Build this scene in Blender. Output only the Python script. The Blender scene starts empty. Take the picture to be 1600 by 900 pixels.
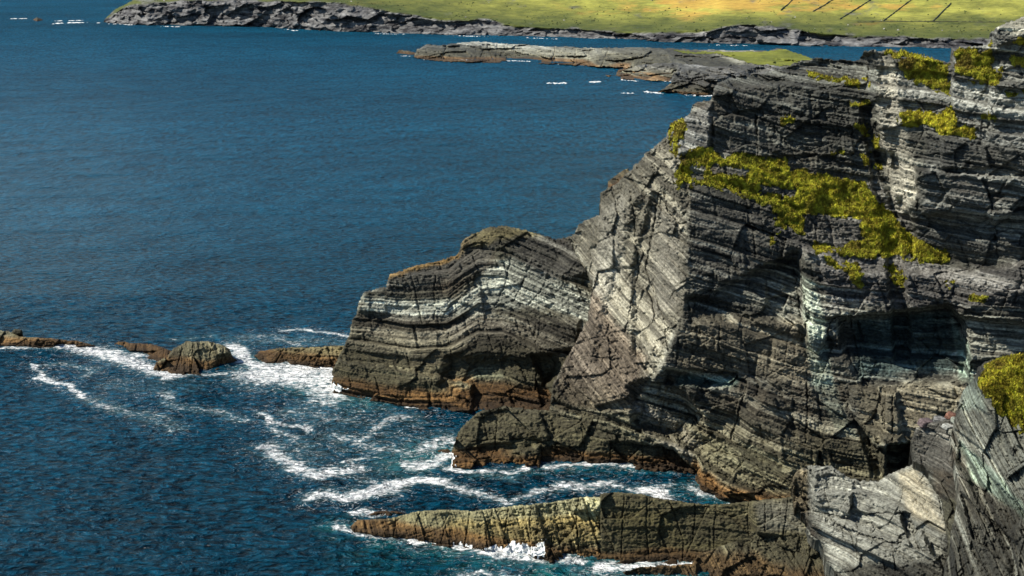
import bpy, math, random
import numpy as np
from mathutils import Vector
from mathutils.geometry import delaunay_2d_cdt

random.seed(7)
rng = np.random.RandomState(11)
sc = bpy.context.scene
COL = sc.collection

# ------------------------------------------------------------------ camera
CH = 100.0                       # height above the sea, metres
FPX = 1715.0                     # focal length in photo pixels (1600 wide)
PITCH = math.radians(17.0)
cam_d = bpy.data.cameras.new('camera')
cam = bpy.data.objects.new('camera', cam_d)
COL.objects.link(cam)
cam.location = (0, 0, CH)
cam.rotation_euler = (math.radians(90) - PITCH, 0, 0)
cam_d.sensor_width = 36.0
cam_d.lens = 36.0 * FPX / 1600.0
cam_d.clip_start = 1.0
cam_d.clip_end = 60000.0
sc.camera = cam

# ------------------------------------------------------------------ light
SUN_EL = math.radians(48)
SUN_AZ = math.radians(-101)      # measured from +Y (view direction) clockwise; negative = left
world = bpy.data.worlds.new('World')
sc.world = world
world.use_nodes = True
wn = world.node_tree
bg = wn.nodes['Background']
sky = wn.nodes.new('ShaderNodeTexSky')
sky.sky_type = 'NISHITA'
sky.sun_disc = False
sky.sun_elevation = SUN_EL
sky.sun_rotation = SUN_AZ
sky.air_density = 1.0
sky.dust_density = 0.0
sky.altitude = 900
sky.ozone_density = 2.0
wn.links.new(sky.outputs[0], bg.inputs[0])
bg.inputs[1].default_value = 0.085
sd = bpy.data.lights.new('sun', 'SUN')
sd.energy = 4.6
sd.angle = math.radians(0.5)
sd.color = (1.0, 0.93, 0.82)
sun = bpy.data.objects.new('sun', sd)
COL.objects.link(sun)
to_sun = Vector((math.sin(SUN_AZ) * math.cos(SUN_EL), math.cos(SUN_AZ) * math.cos(SUN_EL), math.sin(SUN_EL)))
sun.rotation_euler = (-to_sun).to_track_quat('-Z', 'Y').to_euler()
sun.location = to_sun * 400
sc.view_settings.view_transform = 'Standard'
sc.view_settings.look = 'None'
sc.view_settings.gamma = 1
sc.view_settings.exposure = 0.75
sc.view_settings.use_curve_mapping = False

# ------------------------------------------------------------------ numpy noise
def _hash(ix, iy, iz, seed=0):
    with np.errstate(over='ignore'):
        h = (ix.astype(np.int64) * 374761393 + iy.astype(np.int64) * 668265263 + iz.astype(np.int64) * 2147483647 + seed * 974634777) & 0xFFFFFFFF
        h = ((h ^ (h >> 13)) * 1274126177) & 0xFFFFFFFF
        h = ((h ^ (h >> 16)) * 2246822519) & 0xFFFFFFFF
        h = h ^ (h >> 15)
    return (h & 0xFFFFFF) / float(0xFFFFFF)

def vnoise(x, y, z, seed=0):
    x, y, z = np.broadcast_arrays(x, y, z)
    x0 = np.floor(x); y0 = np.floor(y); z0 = np.floor(z)
    fx = x - x0; fy = y - y0; fz = z - z0
    fx = fx * fx * (3 - 2 * fx); fy = fy * fy * (3 - 2 * fy); fz = fz * fz * (3 - 2 * fz)
    r = 0
    for a in (0, 1):
        for b in (0, 1):
            for c in (0, 1):
                w = (fx if a else 1 - fx) * (fy if b else 1 - fy) * (fz if c else 1 - fz)
                r = r + w * _hash(x0 + a, y0 + b, z0 + c, seed)
    return r * 2 - 1

def fbm(x, y, z, o=4, seed=0, gain=0.5):
    r = 0; a = 1.0; n = 0
    for i in range(o):
        f = 2.03 ** i
        r = r + a * vnoise(x * f + i * 17.3, y * f + i * 5.1, z * f - i * 9.7, seed + i)
        n += a; a *= gain
    return r / n

def facet(x, y, z, seed=0):
    """fractured-block noise: each Voronoi cell is a randomly tilted plane; also the edge closeness"""
    x0 = np.floor(x); y0 = np.floor(y); z0 = np.floor(z)
    best = np.full(x.shape, 9.0); sec = np.full(x.shape, 9.0); val = np.zeros(x.shape)
    for a in (-1, 0, 1):
        for b in (-1, 0, 1):
            for c in (-1, 0, 1):
                cx, cy, cz = x0 + a, y0 + b, z0 + c
                dx = x - cx - _hash(cx, cy, cz, seed); dy = y - cy - _hash(cx, cy, cz, seed + 1); dz = z - cz - _hash(cx, cy, cz, seed + 2)
                d = dx * dx + dy * dy + dz * dz
                g1 = _hash(cx, cy, cz, seed + 3) - .5; g2 = _hash(cx, cy, cz, seed + 4) - .5; g3 = _hash(cx, cy, cz, seed + 5) - .5
                v = dx * g1 * 1.2 + dz * g2 * 1.2 + g3
                m = d < best
                sec = np.where(m, best, np.minimum(sec, d))
                val = np.where(m, v, val)
                best = np.where(m, d, best)
    return val, np.sqrt(sec) - np.sqrt(best)

def sstep(a, b, x):
    t = np.clip((x - a) / (b - a), 0, 1)
    return t * t * (3 - 2 * t)

def beds(s, t, th, L, seed, crack=0.0):
    """stepped bedding: irregular beds of thickness th (along s) cut by joints every ~L (along t)"""
    u = s / th + 0.35 * vnoise(s / th * 0.7, 0 * s, 0 * s, seed + 9)
    i = np.floor(u); f = u - i
    def blk(i):
        v = t / L + _hash(i, 0 * i, 0 * i, seed) * 7 + .3 * vnoise(t / L * 1.7, i, 0 * i, seed + 5)
        j = np.floor(v); g = v - j
        h = _hash(i, j, 0 * i, seed + 1); h2 = _hash(i, j + 1, 0 * i, seed + 1)
        q = h + (h2 - h) * sstep(.93, 1, g)
        return q * .55 + _hash(i, 0 * i, 0 * i, seed + 2) * .6, np.abs(g - .965)
    a, ga = blk(i); b, _ = blk(i + 1)
    e = sstep(.9, 1.0, f)
    r = a + (b - a) * e + .12 * (f - .5)
    if crack:
        r = r - crack * (1 - sstep(.0, .035, ga))
    return r - .5

# ------------------------------------------------------------------ projection helpers
CP, SP = math.cos(PITCH), math.sin(PITCH)
def rays(px, py):
    u = (px - 800.0) / FPX; v = (py - 450.0) / FPX
    return u, CP - v * SP, -SP - v * CP       # x, y, z
def place(px, py, Y):
    dx, dy, dz = rays(px, py)
    k = Y / dy
    return dx * k, Y + 0 * k, CH + dz * k
def seaY(py):
    _, dy, dz = rays(800.0, py)
    return -CH * dy / dz
def w(px, py, dy=0.0):                          # a control point standing on the waterline
    return (px, py, seaY(py) + dy)

def inside(px, py, poly):
    r = np.zeros(px.shape, bool)
    n = len(poly)
    for i in range(n):
        x1, y1 = poly[i]; x2, y2 = poly[(i + 1) % n]
        if y1 == y2: continue
        c = ((y1 > py) != (y2 > py)) & (px < (x2 - x1) * (py - y1) / (y2 - y1) + x1)
        r ^= c
    return r
def segdist(px, py, pts, closed=False):
    d = np.full(px.shape, 1e9)
    n = len(pts)
    for i in range(n if closed else n - 1):
        x1, y1 = pts[i][:2]; x2, y2 = pts[(i + 1) % n][:2]
        ex, ey = x2 - x1, y2 - y1
        L2 = ex * ex + ey * ey + 1e-9
        t = np.clip(((px - x1) * ex + (py - y1) * ey) / L2, 0, 1)
        d = np.minimum(d, (px - x1 - t * ex) ** 2 + (py - y1 - t * ey) ** 2)
    return np.sqrt(d)
def sdf(px, py, poly):                          # >0 inside
    xs = [p[0] for p in poly]; ys = [p[1] for p in poly]
    d = np.full(px.shape, -60.0)
    m = (px > min(xs) - 60) & (px < max(xs) + 60) & (py > min(ys) - 60) & (py < max(ys) + 60)
    if m.any():
        q = segdist(px[m], py[m], poly, True)
        d[m] = np.where(inside(px[m], py[m], poly), q, -q)
    return d

def interp(px, py, ctrl):
    """piecewise planar surface through the control points (1/Y is linear on a plane)"""
    co = [Vector((c[0], c[1])) for c in ctrl]
    inv = np.array([1.0 / c[2] for c in ctrl])
    vs, es, fs, ov, oe, of = delaunay_2d_cdt(co, [], [], 0, 1e-5)
    V = np.array([(v[0], v[1]) for v in vs])
    I = np.array([inv[o[0]] for o in ov])
    out = np.full(px.shape, np.nan)
    for f in fs:
        a, b, c = f[:3]
        (x1, y1), (x2, y2), (x3, y3) = V[a], V[b], V[c]
        D = (y2 - y3) * (x1 - x3) + (x3 - x2) * (y1 - y3)
        if abs(D) < 1e-6: continue
        m = (px >= min(x1, x2, x3) - 1) & (px <= max(x1, x2, x3) + 1) & (py >= min(y1, y2, y3) - 1) & (py <= max(y1, y2, y3) + 1)
        if not m.any(): continue
        X = px[m]; Yy = py[m]
        l1 = ((y2 - y3) * (X - x3) + (x3 - x2) * (Yy - y3)) / D
        l2 = ((y3 - y1) * (X - x3) + (x1 - x3) * (Yy - y3)) / D
        l3 = 1 - l1 - l2
        ok = (l1 > -1e-3) & (l2 > -1e-3) & (l3 > -1e-3)
        o = out[m]
        o[ok] = (l1 * I[a] + l2 * I[b] + l3 * I[c])[ok]
        out[m] = o
    bad = np.isnan(out)
    if bad.any():                               # outside the net: nearest control point
        X = px[bad]; Yy = py[bad]
        d = np.full(X.shape, 1e12); v = np.zeros(X.shape)
        for c in ctrl:
            q = (X - c[0]) ** 2 + (Yy - c[1]) ** 2
            m = q < d
            d = np.where(m, q, d); v = np.where(m, 1.0 / c[2], v)
        out[bad] = v
    return 1.0 / out

# ------------------------------------------------------------------ materials
def new_mat(name):
    m = bpy.data.materials.new(name); m.use_nodes = True
    return m, m.node_tree, m.node_tree.nodes['Principled BSDF']
def N(nt, t, **kw):
    n = nt.nodes.new(t)
    for k, v in kw.items():
        if k.startswith('i_'): n.inputs[int(k[2:])].default_value = v
        else: setattr(n, k, v)
    return n

def rock_material(name, scale=1.0, bump=0.35):
    m, nt, b = new_mat(name)
    L = nt.links.new
    at = N(nt, 'ShaderNodeAttribute', attribute_name='tint')
    bd = N(nt, 'ShaderNodeAttribute', attribute_name='bed')
    geo = N(nt, 'ShaderNodeNewGeometry')
    mp = N(nt, 'ShaderNodeMapping'); mp.inputs['Scale'].default_value = (.5, .5, 1.0)
    L(bd.outputs['Vector'], mp.inputs['Vector'])
    n1 = N(nt, 'ShaderNodeTexNoise'); n1.inputs['Scale'].default_value = 2.6 * scale; n1.inputs['Detail'].default_value = 8; n1.inputs['Roughness'].default_value = .75
    L(mp.outputs[0], n1.inputs['Vector'])
    n2 = N(nt, 'ShaderNodeTexNoise'); n2.inputs['Scale'].default_value = 1.3 * scale; n2.inputs['Detail'].default_value = 7; n2.inputs['Roughness'].default_value = .7
    L(geo.outputs['Position'], n2.inputs['Vector'])
    r1 = N(nt, 'ShaderNodeMapRange'); r1.inputs[1].default_value = .3; r1.inputs[2].default_value = .72; r1.inputs[3].default_value = .22; r1.inputs[4].default_value = 2.0
    L(n1.outputs[0], r1.inputs[0])
    r2 = N(nt, 'ShaderNodeMapRange'); r2.inputs[1].default_value = .35; r2.inputs[2].default_value = .68; r2.inputs[3].default_value = .5; r2.inputs[4].default_value = 1.6
    L(n2.outputs[0], r2.inputs[0])
    mu = N(nt, 'ShaderNodeMath', operation='MULTIPLY'); L(r1.outputs[0], mu.inputs[0]); L(r2.outputs[0], mu.inputs[1])
    vm = N(nt, 'ShaderNodeVectorMath', operation='SCALE'); L(at.outputs['Color'], vm.inputs[0]); L(mu.outputs[0], vm.inputs['Scale'])
    # pale lichen spots
    n3 = N(nt, 'ShaderNodeTexNoise'); n3.inputs['Scale'].default_value = 3.4 * scale; n3.inputs['Detail'].default_value = 6; n3.inputs['Roughness'].default_value = .8
    L(geo.outputs['Position'], n3.inputs['Vector'])
    r3 = N(nt, 'ShaderNodeMapRange'); r3.inputs[1].default_value = .63; r3.inputs[2].default_value = .74; r3.inputs[3].default_value = 0; r3.inputs[4].default_value = .55
    L(n3.outputs[0], r3.inputs[0])
    mx = N(nt, 'ShaderNodeMix', data_type='RGBA'); L(r3.outputs[0], mx.inputs[0]); L(vm.outputs[0], mx.inputs[6]); mx.inputs[7].default_value = (.40, .40, .36, 1)
    L(mx.outputs[2], b.inputs['Base Color'])
    b.inputs['Roughness'].default_value = .82
    b.inputs['Specular IOR Level'].default_value = .25
    ad = N(nt, 'ShaderNodeMath', operation='ADD'); L(n1.outputs[0], ad.inputs[0]); L(n2.outputs[0], ad.inputs[1])
    bp = N(nt, 'ShaderNodeBump'); bp.inputs['Strength'].default_value = .9; bp.inputs['Distance'].default_value = bump
    L(ad.outputs[0], bp.inputs['Height']); L(bp.outputs[0], b.inputs['Normal'])
    return m
ROCK = rock_material('stratified_rock', 1.3, .45)
ROCK_FAR = rock_material('distant_rock', .12, 3.0)

def grass_material(name, far=False):
    m, nt, b = new_mat(name)
    L = nt.links.new
    at = N(nt, 'ShaderNodeAttribute', attribute_name='tint')
    geo = N(nt, 'ShaderNodeNewGeometry')
    n = N(nt, 'ShaderNodeTexNoise'); n.inputs['Scale'].default_value = .16 if far else 1.6; n.inputs['Detail'].default_value = 8; n.inputs['Roughness'].default_value = .75
    if far:
        mp = N(nt, 'ShaderNodeMapping'); mp.inputs['Scale'].default_value = (.35, 1, 1)
        L(geo.outputs['Position'], mp.inputs['Vector']); L(mp.outputs[0], n.inputs['Vector'])
    else:
        L(geo.outputs['Position'], n.inputs['Vector'])
    r = N(nt, 'ShaderNodeMapRange'); r.inputs[1].default_value = .3; r.inputs[2].default_value = .7; r.inputs[3].default_value = .45; r.inputs[4].default_value = 1.6
    L(n.outputs[0], r.inputs[0])
    vm = N(nt, 'ShaderNodeVectorMath', operation='SCALE'); L(at.outputs['Color'], vm.inputs[0]); L(r.outputs[0], vm.inputs['Scale'])
    L(vm.outputs[0], b.inputs['Base Color'])
    b.inputs['Roughness'].default_value = .8
    b.inputs['Specular IOR Level'].default_value = .15
    bp = N(nt, 'ShaderNodeBump'); bp.inputs['Strength'].default_value = .8; bp.inputs['Distance'].default_value = 2.0 if far else .25
    L(n.outputs[0], bp.inputs['Height']); L(bp.outputs[0], b.inputs['Normal'])
    return m
GRASS = grass_material('coastal_grass')
GRASS_FAR = grass_material('distant_pasture', True)

# ------------------------------------------------------------------ mesh making
def mesh_obj(name, V, Fq, mat, tint=None, bed=None, smooth=False, tris=None):
    me = bpy.data.meshes.new(name)
    nq = 0 if Fq is None else len(Fq); nt_ = 0 if tris is None else len(tris)
    me.vertices.add(len(V)); me.vertices.foreach_set('co', np.ascontiguousarray(V, np.float32).ravel())
    loops = []
    starts = []
    tot = 0
    if nq:
        loops.append(np.asarray(Fq, np.int32).ravel()); starts.append(np.arange(nq) * 4)
        tot = nq * 4
    if nt_:
        loops.append(np.asarray(tris, np.int32).ravel()); starts.append(tot + np.arange(nt_) * 3)
    lp = np.concatenate(loops); st = np.concatenate(starts).astype(np.int32)
    me.loops.add(len(lp)); me.loops.foreach_set('vertex_index', lp)
    me.polygons.add(len(st)); me.polygons.foreach_set('loop_start', st)
    me.update(calc_edges=True)
    if tint is not None:
        a = me.attributes.new('tint', 'FLOAT_COLOR', 'POINT')
        c = np.ones((len(V), 4), np.float32); c[:, :3] = tint
        a.data.foreach_set('color', c.ravel())
    if bed is not None:
        a = me.attributes.new('bed', 'FLOAT_VECTOR', 'POINT')
        a.data.foreach_set('vector', np.ascontiguousarray(bed, np.float32).ravel())
    if smooth:
        me.polygons.foreach_set('use_smooth', np.ones(len(st), bool))
    me.materials.append(mat)
    me.validate()
    o = bpy.data.objects.new(name, me)
    COL.objects.link(o)
    return o

def tag(o, label=None, cat=None, group=None, kind=None):
    if label: o['label'] = label
    if cat: o['category'] = cat
    if group: o['group'] = group
    if kind: o['kind'] = kind
    return o

def warp(px, py, amp, freq, seed):
    return px + amp * fbm(px * freq, py * freq, 0 * px + seed, 4, seed, .6), py + amp * fbm(px * freq, py * freq, 0 * px + seed + 7.7, 4, seed + 50, .6)

def rock_colour(P, s, t, seed, base, pale, dark, tints, wx, wy, alg=1.0, ah=1.0, scale=1.0):
    x, y, z = P
    n = x.shape
    c = np.zeros(n + (3,))
    wob = .30 * fbm(x * .7, y * .7, z * 1.1, 4, seed + 60, .65)
    def band(th, sd, v):
        u = s / th + .5 * vnoise(s / th * .6, t * .02, 0 * s, sd) + v * vnoise(t * .09, 0 * s, 0 * s + .5, sd + 1) + wob
        i = np.floor(u); f = u - i
        h0 = _hash(i, 0 * i, 0 * i, sd); h1 = _hash(i + 1, 0 * i, 0 * i, sd)
        return h0 + (h1 - h0) * sstep(.8, 1, f)
    b1 = .28 * (band(3.6, seed, .1) - .5) + .42 * (band(1.15, seed + 1, .12) - .5) + .36 * (band(.45, seed + 2, .15) - .5) + .2 * vnoise(s * 4.5, t * .25, 0 * s, seed + 2)
    big = fbm(x * .05, y * .05, z * .05, 3, seed + 5)
    k = np.clip(.42 + 1.15 * b1 * (1 + .6 * big) + .45 * big, 0, 1)[..., None]
    base = np.array(base); pale = np.array(pale); dark = np.array(dark)
    c = np.where(k < .5, dark + (base - dark) * (k * 2), base + (pale - base) * (k * 2 - 1))
    # warm iron stain & mineral streaks
    st = sstep(.15, .6, fbm(x * .12, y * .12, z * .05, 4, seed + 8))[..., None]
    c = c * (1 - .45 * st) + .45 * st * np.array((.105, .075, .052))
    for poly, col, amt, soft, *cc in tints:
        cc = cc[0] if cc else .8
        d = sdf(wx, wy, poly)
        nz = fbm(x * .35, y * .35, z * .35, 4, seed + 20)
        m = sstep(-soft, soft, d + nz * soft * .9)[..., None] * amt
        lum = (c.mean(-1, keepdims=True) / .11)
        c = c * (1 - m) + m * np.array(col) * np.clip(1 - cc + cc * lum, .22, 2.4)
    if alg > 0:                                  # tidal zonation by height above the sea
        zz = z * scale / ah + 1.6 * fbm(x * .12, y * .12, z * .1, 4, seed + 30)
        lum = np.clip(c.mean(-1, keepdims=True) / .11, .5, 1.7)
        ol = (sstep(17, 6, zz) * .7 * alg)[..., None]
        c = c * (1 - ol) + ol * np.array((.098, .086, .048)) * lum
        og = (sstep(4.2, 2.2, zz) * .9 * alg)[..., None]
        c = c * (1 - og) + og * np.array((.125, .062, .020)) * lum
        bk = (sstep(1.5, .5, zz) * .8 * alg)[..., None]
        c = c * (1 - bk) + bk * np.array((.022, .014, .008))
    return np.clip(c * np.array((.97, 1.0, .90)), .004, .8)

def rock_disp(P, s, t, seed, amp=1.0, bedamp=1.0, blocky=1.0):
    x, y, z = P
    d = 1.6 * fbm(x * .07, y * .07, z * .07, 3, seed) * amp
    d += bedamp * (3.8 * beds(s, t, 5.2, 14, seed + 100, .2) + 2.2 * beds(s, t, 2.1, 9, seed + 200, .2)
                   + .85 * beds(s, t, .9, 4.5, seed + 300, .15) + .42 * beds(s, t, .42, 2.2, seed + 400, .1))
    f1, e1 = facet(x / 9.0, y / 9.0, z / 7.0, seed + 11)
    f2, e2 = facet(x / 2.6, y / 2.6, z / 1.5, seed + 21)
    lz = sstep(-.1, .35, fbm(x * .06, y * .06, z * .06, 2, seed + 41))      # shattered only in places
    d += blocky * (2.1 * f1 + (.15 + .65 * lz) * f2)
    d -= blocky * (.45 * (1 - sstep(0, .03, e1)) + .22 * lz * (1 - sstep(0, .05, e2)))
    d += .3 * fbm(x * .5, y * .5, z * .5, 4, seed + 31, .6)
    rg = 1 - np.abs(fbm(x * .9, y * .9, z * 1.8, 3, seed + 35, .6)) * 2.5
    d += .34 * rg * (.5 + lz) + .16 * vnoise(x * 3.1, y * 3.1, z * 4.5, seed + 37)
    return d

MASSES = {}
def rock_mass(name, outline, ctrl, bed, seed, step=1.5, feats=(), tints=(), jag=3.0, amp=1.0, bedamp=1.0, blocky=1.0,
              base=(.072, .069, .060), pale=(.33, .33, .30), dark=(.021, .021, .019), alg=1.0, thick=14.0, mat=None, bed2=None, fade=None, scale=1.0, ah=1.0, joints=(), jw=1.3, jd=.6):
    xs = [p[0] for p in outline]; ys = [p[1] for p in outline]
    gx = np.arange(min(xs) - 6, max(xs) + 6, step); gy = np.arange(min(ys) - 6, max(ys) + 6, step)
    px, py = np.meshgrid(gx, gy)
    wx, wy = warp(px, py, jag, .035, seed)
    wx, wy = wx + jag * .35 * vnoise(px * .25, py * .25, 0 * px, seed + 3), wy + jag * .35 * vnoise(px * .25, py * .25, 0 * px, seed + 4)
    D = sdf(wx, wy, outline)
    keep = D > 0
    Y = interp(px, py, ctrl)
    for f in feats:
        poly, dY, soft = f[:3]
        gxx, gyy = (f[3], f[4]) if len(f) > 3 else (0, 0)
        d = sdf(wx, wy, poly)
        cx = sum(p[0] for p in poly) / len(poly); cy = sum(p[1] for p in poly) / len(poly)
        Y = Y + sstep(-soft, soft, d) * (dY + gxx * (px - cx) + gyy * (py - cy))
    for jl in joints:
        Y = Y + jd * (1 - sstep(.2, jw, segdist(wx, wy, jl))) * sstep(.25, .45, _hash(np.floor(wx * .05), np.floor(wy * .08), 0 * wx, 77) + .3)
    P = place(px, py, Y)
    Pn = tuple(c / scale for c in P)
    s, t = bed(*Pn)
    dd = rock_disp(Pn, s, t, seed, amp, bedamp, blocky)
    if bed2:
        bf, poly, soft, ba = bed2
        m = sstep(-soft, soft, sdf(wx, wy, poly))
        s2, t2 = bf(*Pn)
        d2 = rock_disp(Pn, s2, t2, seed + 5, amp, ba, blocky)
        dd = dd * (1 - m) + d2 * m
    else:
        m = None
    dd = dd * scale
    if fade is not None: dd = dd * fade(px, py)
    dd = np.where(D < 3, dd * (.7 + .3 * np.clip(D / 3, 0, 1)) - .22 * scale * (3 - np.clip(D, 0, 3)), dd)   # round the rim away
    Y2 = Y - dd
    P2 = place(px, py, Y2)
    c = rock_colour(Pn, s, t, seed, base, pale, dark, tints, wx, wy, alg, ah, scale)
    if m is not None:
        c2 = rock_colour(Pn, s2, t2, seed + 5, base, pale, dark, tints, wx, wy, alg, ah, scale)
        c = c * (1 - m[..., None]) + c2 * m[..., None]
        s = np.where(m > .5, s2, s); t = np.where(m > .5, t2, t)
    V = np.stack(P2, -1).reshape(-1, 3)
    idx = np.arange(px.size).reshape(px.shape)
    fk = keep[:-1, :-1] & keep[1:, :-1] & keep[:-1, 1:] & keep[1:, 1:]
    q = np.stack([idx[1:, :-1][fk], idx[1:, 1:][fk], idx[:-1, 1:][fk], idx[:-1, :-1][fk]], -1)
    # boundary edges -> a rim that turns away behind the face, then falls into the sea: a solid body
    e = np.concatenate([q[:, [0, 1]], q[:, [1, 2]], q[:, [2, 3]], q[:, [3, 0]]])
    key = np.sort(e, 1); code = key[:, 0].astype(np.int64) * px.size + key[:, 1]
    u, inv, cnt = np.unique(code, return_inverse=True, return_counts=True)
    be = e[cnt[inv] == 1]
    used = np.unique(np.concatenate([q.ravel(), be.ravel()]))
    tintf = c.reshape(-1, 3); bedf = np.stack([t.ravel() * .35, 0 * t.ravel(), s.ravel()], -1)
    bv = np.unique(be)
    remap = np.full(px.size, -1); remap[used] = np.arange(len(used))
    B = V[bv]
    dirv = B - np.array((0, 0, CH)); dirv /= np.linalg.norm(dirv, axis=1, keepdims=True)
    n0 = len(used)
    R1 = B + dirv * thick * .35 - np.array((0, 0, .03 * thick))
    R2 = B + dirv * thick - np.array((0, 0, .25 * thick))
    R3 = R2.copy(); R3[:, 2] = np.minimum(R3[:, 2], -2.0)
    rings = [R1, R2, R3]
    bm_ = np.full(px.size, -1); bm_[bv] = np.arange(len(bv))
    quads = [remap[q]]
    prev = remap[be]; 
    for k in range(3):
        nx = n0 + k * len(bv) + bm_[be]
        quads.append(np.stack([prev[:, 1], prev[:, 0], nx[:, 0], nx[:, 1]], -1))
        prev = nx
    VV = np.concatenate([V[used]] + rings); TT = np.concatenate([tintf[used]] + [tintf[bv]] * 3); BB = np.concatenate([bedf[used]] + [bedf[bv]] * 3)
    o = mesh_obj(name, VV, np.concatenate(quads), mat or ROCK, TT, BB)
    MASSES[name] = dict(px=px, py=py, Y=Y2, keep=keep)
    return o

# bedding frames: s = height across the beds, t = along them
def bed_main(x, y, z):
    dip = np.interp(x, [20, 60, 85, 120], [0, 10.5, 13.0, 14.0])
    s = z + dip + .03 * y + 1.5 * fbm(x * .03, y * .03, z * .03, 3, 71) + .3 * fbm(x * .15, y * .15, z * .15, 3, 72)
    return s, x - .2 * z + .4 * y
def bed_fin(x, y, z):
    s = .8 * z + .58 * x + 1.2 * fbm(x * .04, y * .04, z * .04, 3, 73) + .3 * fbm(x * .2, y * .2, z * .2, 3, 74)
    return s, z - .5 * x
def bed_prom(x, y, z):
    # gentle roll with an arch and a sag
    fold = np.interp(x, [-45, -24, -15.5, -8, -2, 17, 28], [0, -.5, 0.3, 4.6, 4.9, 0, -3.5])
    fold = fold * np.clip(.55 + z / 40, .5, 1.1)
    s = z - fold + .6 * fbm(x * .06, y * .06, z * .06, 3, 75) + .15 * fbm(x * .25, y * .25, z * .25, 3, 76)
    return s, x + .4 * y
def bed_slab(x, y, z):
    s = .72 * z + .62 * x - .2 * y + .9 * fbm(x * .05, y * .05, z * .05, 3, 77) + .25 * fbm(x * .2, y * .2, z * .2, 3, 78)
    return s, x - .7 * z
def bed_out(x, y, z):
    s = z - .06 * x + 1.2 * fbm(x * .06, y * .06, z * .06, 3, 79) + .3 * fbm(x * .25, y * .25, z * .25, 3, 80)
    return s, x + .3 * y
def bed_ridge(x, y, z):                          # upended beds: seen as cross joints
    s = x * 1.0 + .25 * z + .2 * y + .6 * fbm(x * .1, y * .1, z * .1, 3, 81)
    return s, z * 1.4 - .2 * x

# ------------------------------------------------------------------ main cliff
GRASSY = []
cliff_outline = [(888, 372), (905, 350), (935, 335), (937, 300), (960, 285), (985, 262), (1010, 238), (1040, 212), (1050, 192), (1075, 180),
                 (1082, 162), (1110, 154), (1113, 136), (1122, 128), (1160, 115), (1200, 112), (1240, 98), (1275, 92), (1342, 92), (1350, 78),
                 (1400, 76), (1440, 84), (1485, 97), (1487, 74), (1542, 70), (1546, 50), (1560, 40), (1600, 26), (1650, 5), (1720, -15), (1720, 840), (1240, 810),
                 (1170, 800), (1090, 790), (1083, 755), (1088, 735), (1050, 700), (980, 690), (900, 690), (855, 655), (862, 600), (885, 560), (918, 500),
                 (926, 440), (903, 400)]
cliff_ctrl = [(840, 340, 246), (888, 372, 244), (905, 350, 243), (936, 320, 241), (938, 290, 241), (985, 255, 239), (1040, 205, 236), (1075, 175, 234), (1100, 120, 233),
              (1050, 245, 227), (1068, 300, 219), (1075, 400, 212), (1068, 480, 208), (1040, 550, 205), (1000, 610, 204), (985, 690, 203),
              (925, 440, 235), (915, 500, 229), (880, 570, 220), (860, 640, 213),
              (850, 700, 212), (1115, 130, 232), (1112, 235, 227), (1095, 250, 226), (1180, 242, 226), (1260, 275, 223), (1352, 300, 220), (1400, 345, 216), (1480, 400, 210),
              (1060, 295, 219.5), (1200, 325, 217), (1270, 390, 213), (1340, 425, 210), (1480, 430, 207),
              (1200, 112, 234), (1340, 92, 233), (1480, 70, 229), (1600, 20, 221), (1720, -30, 214),
              (1600, 330, 200), (1720, 330, 194), (1600, 430, 197), (1720, 430, 191), (1500, 330, 207),
              (1200, 480, 206.5), (1350, 490, 204), (1500, 490, 200), (1600, 500, 196), (1720, 500, 190),
              (1200, 600, 201.5), (1350, 600, 199), (1500, 600, 194), (1720, 620, 186),
              w(1090, 750), (1090, 800, 198), w(1135, 775), w(1240, 790), (1240, 830, 186), (1100, 690, 201.5), (1340, 760, 189), (1500, 780, 185), (1720, 840, 178), (1360, 850, 186)]
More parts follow.
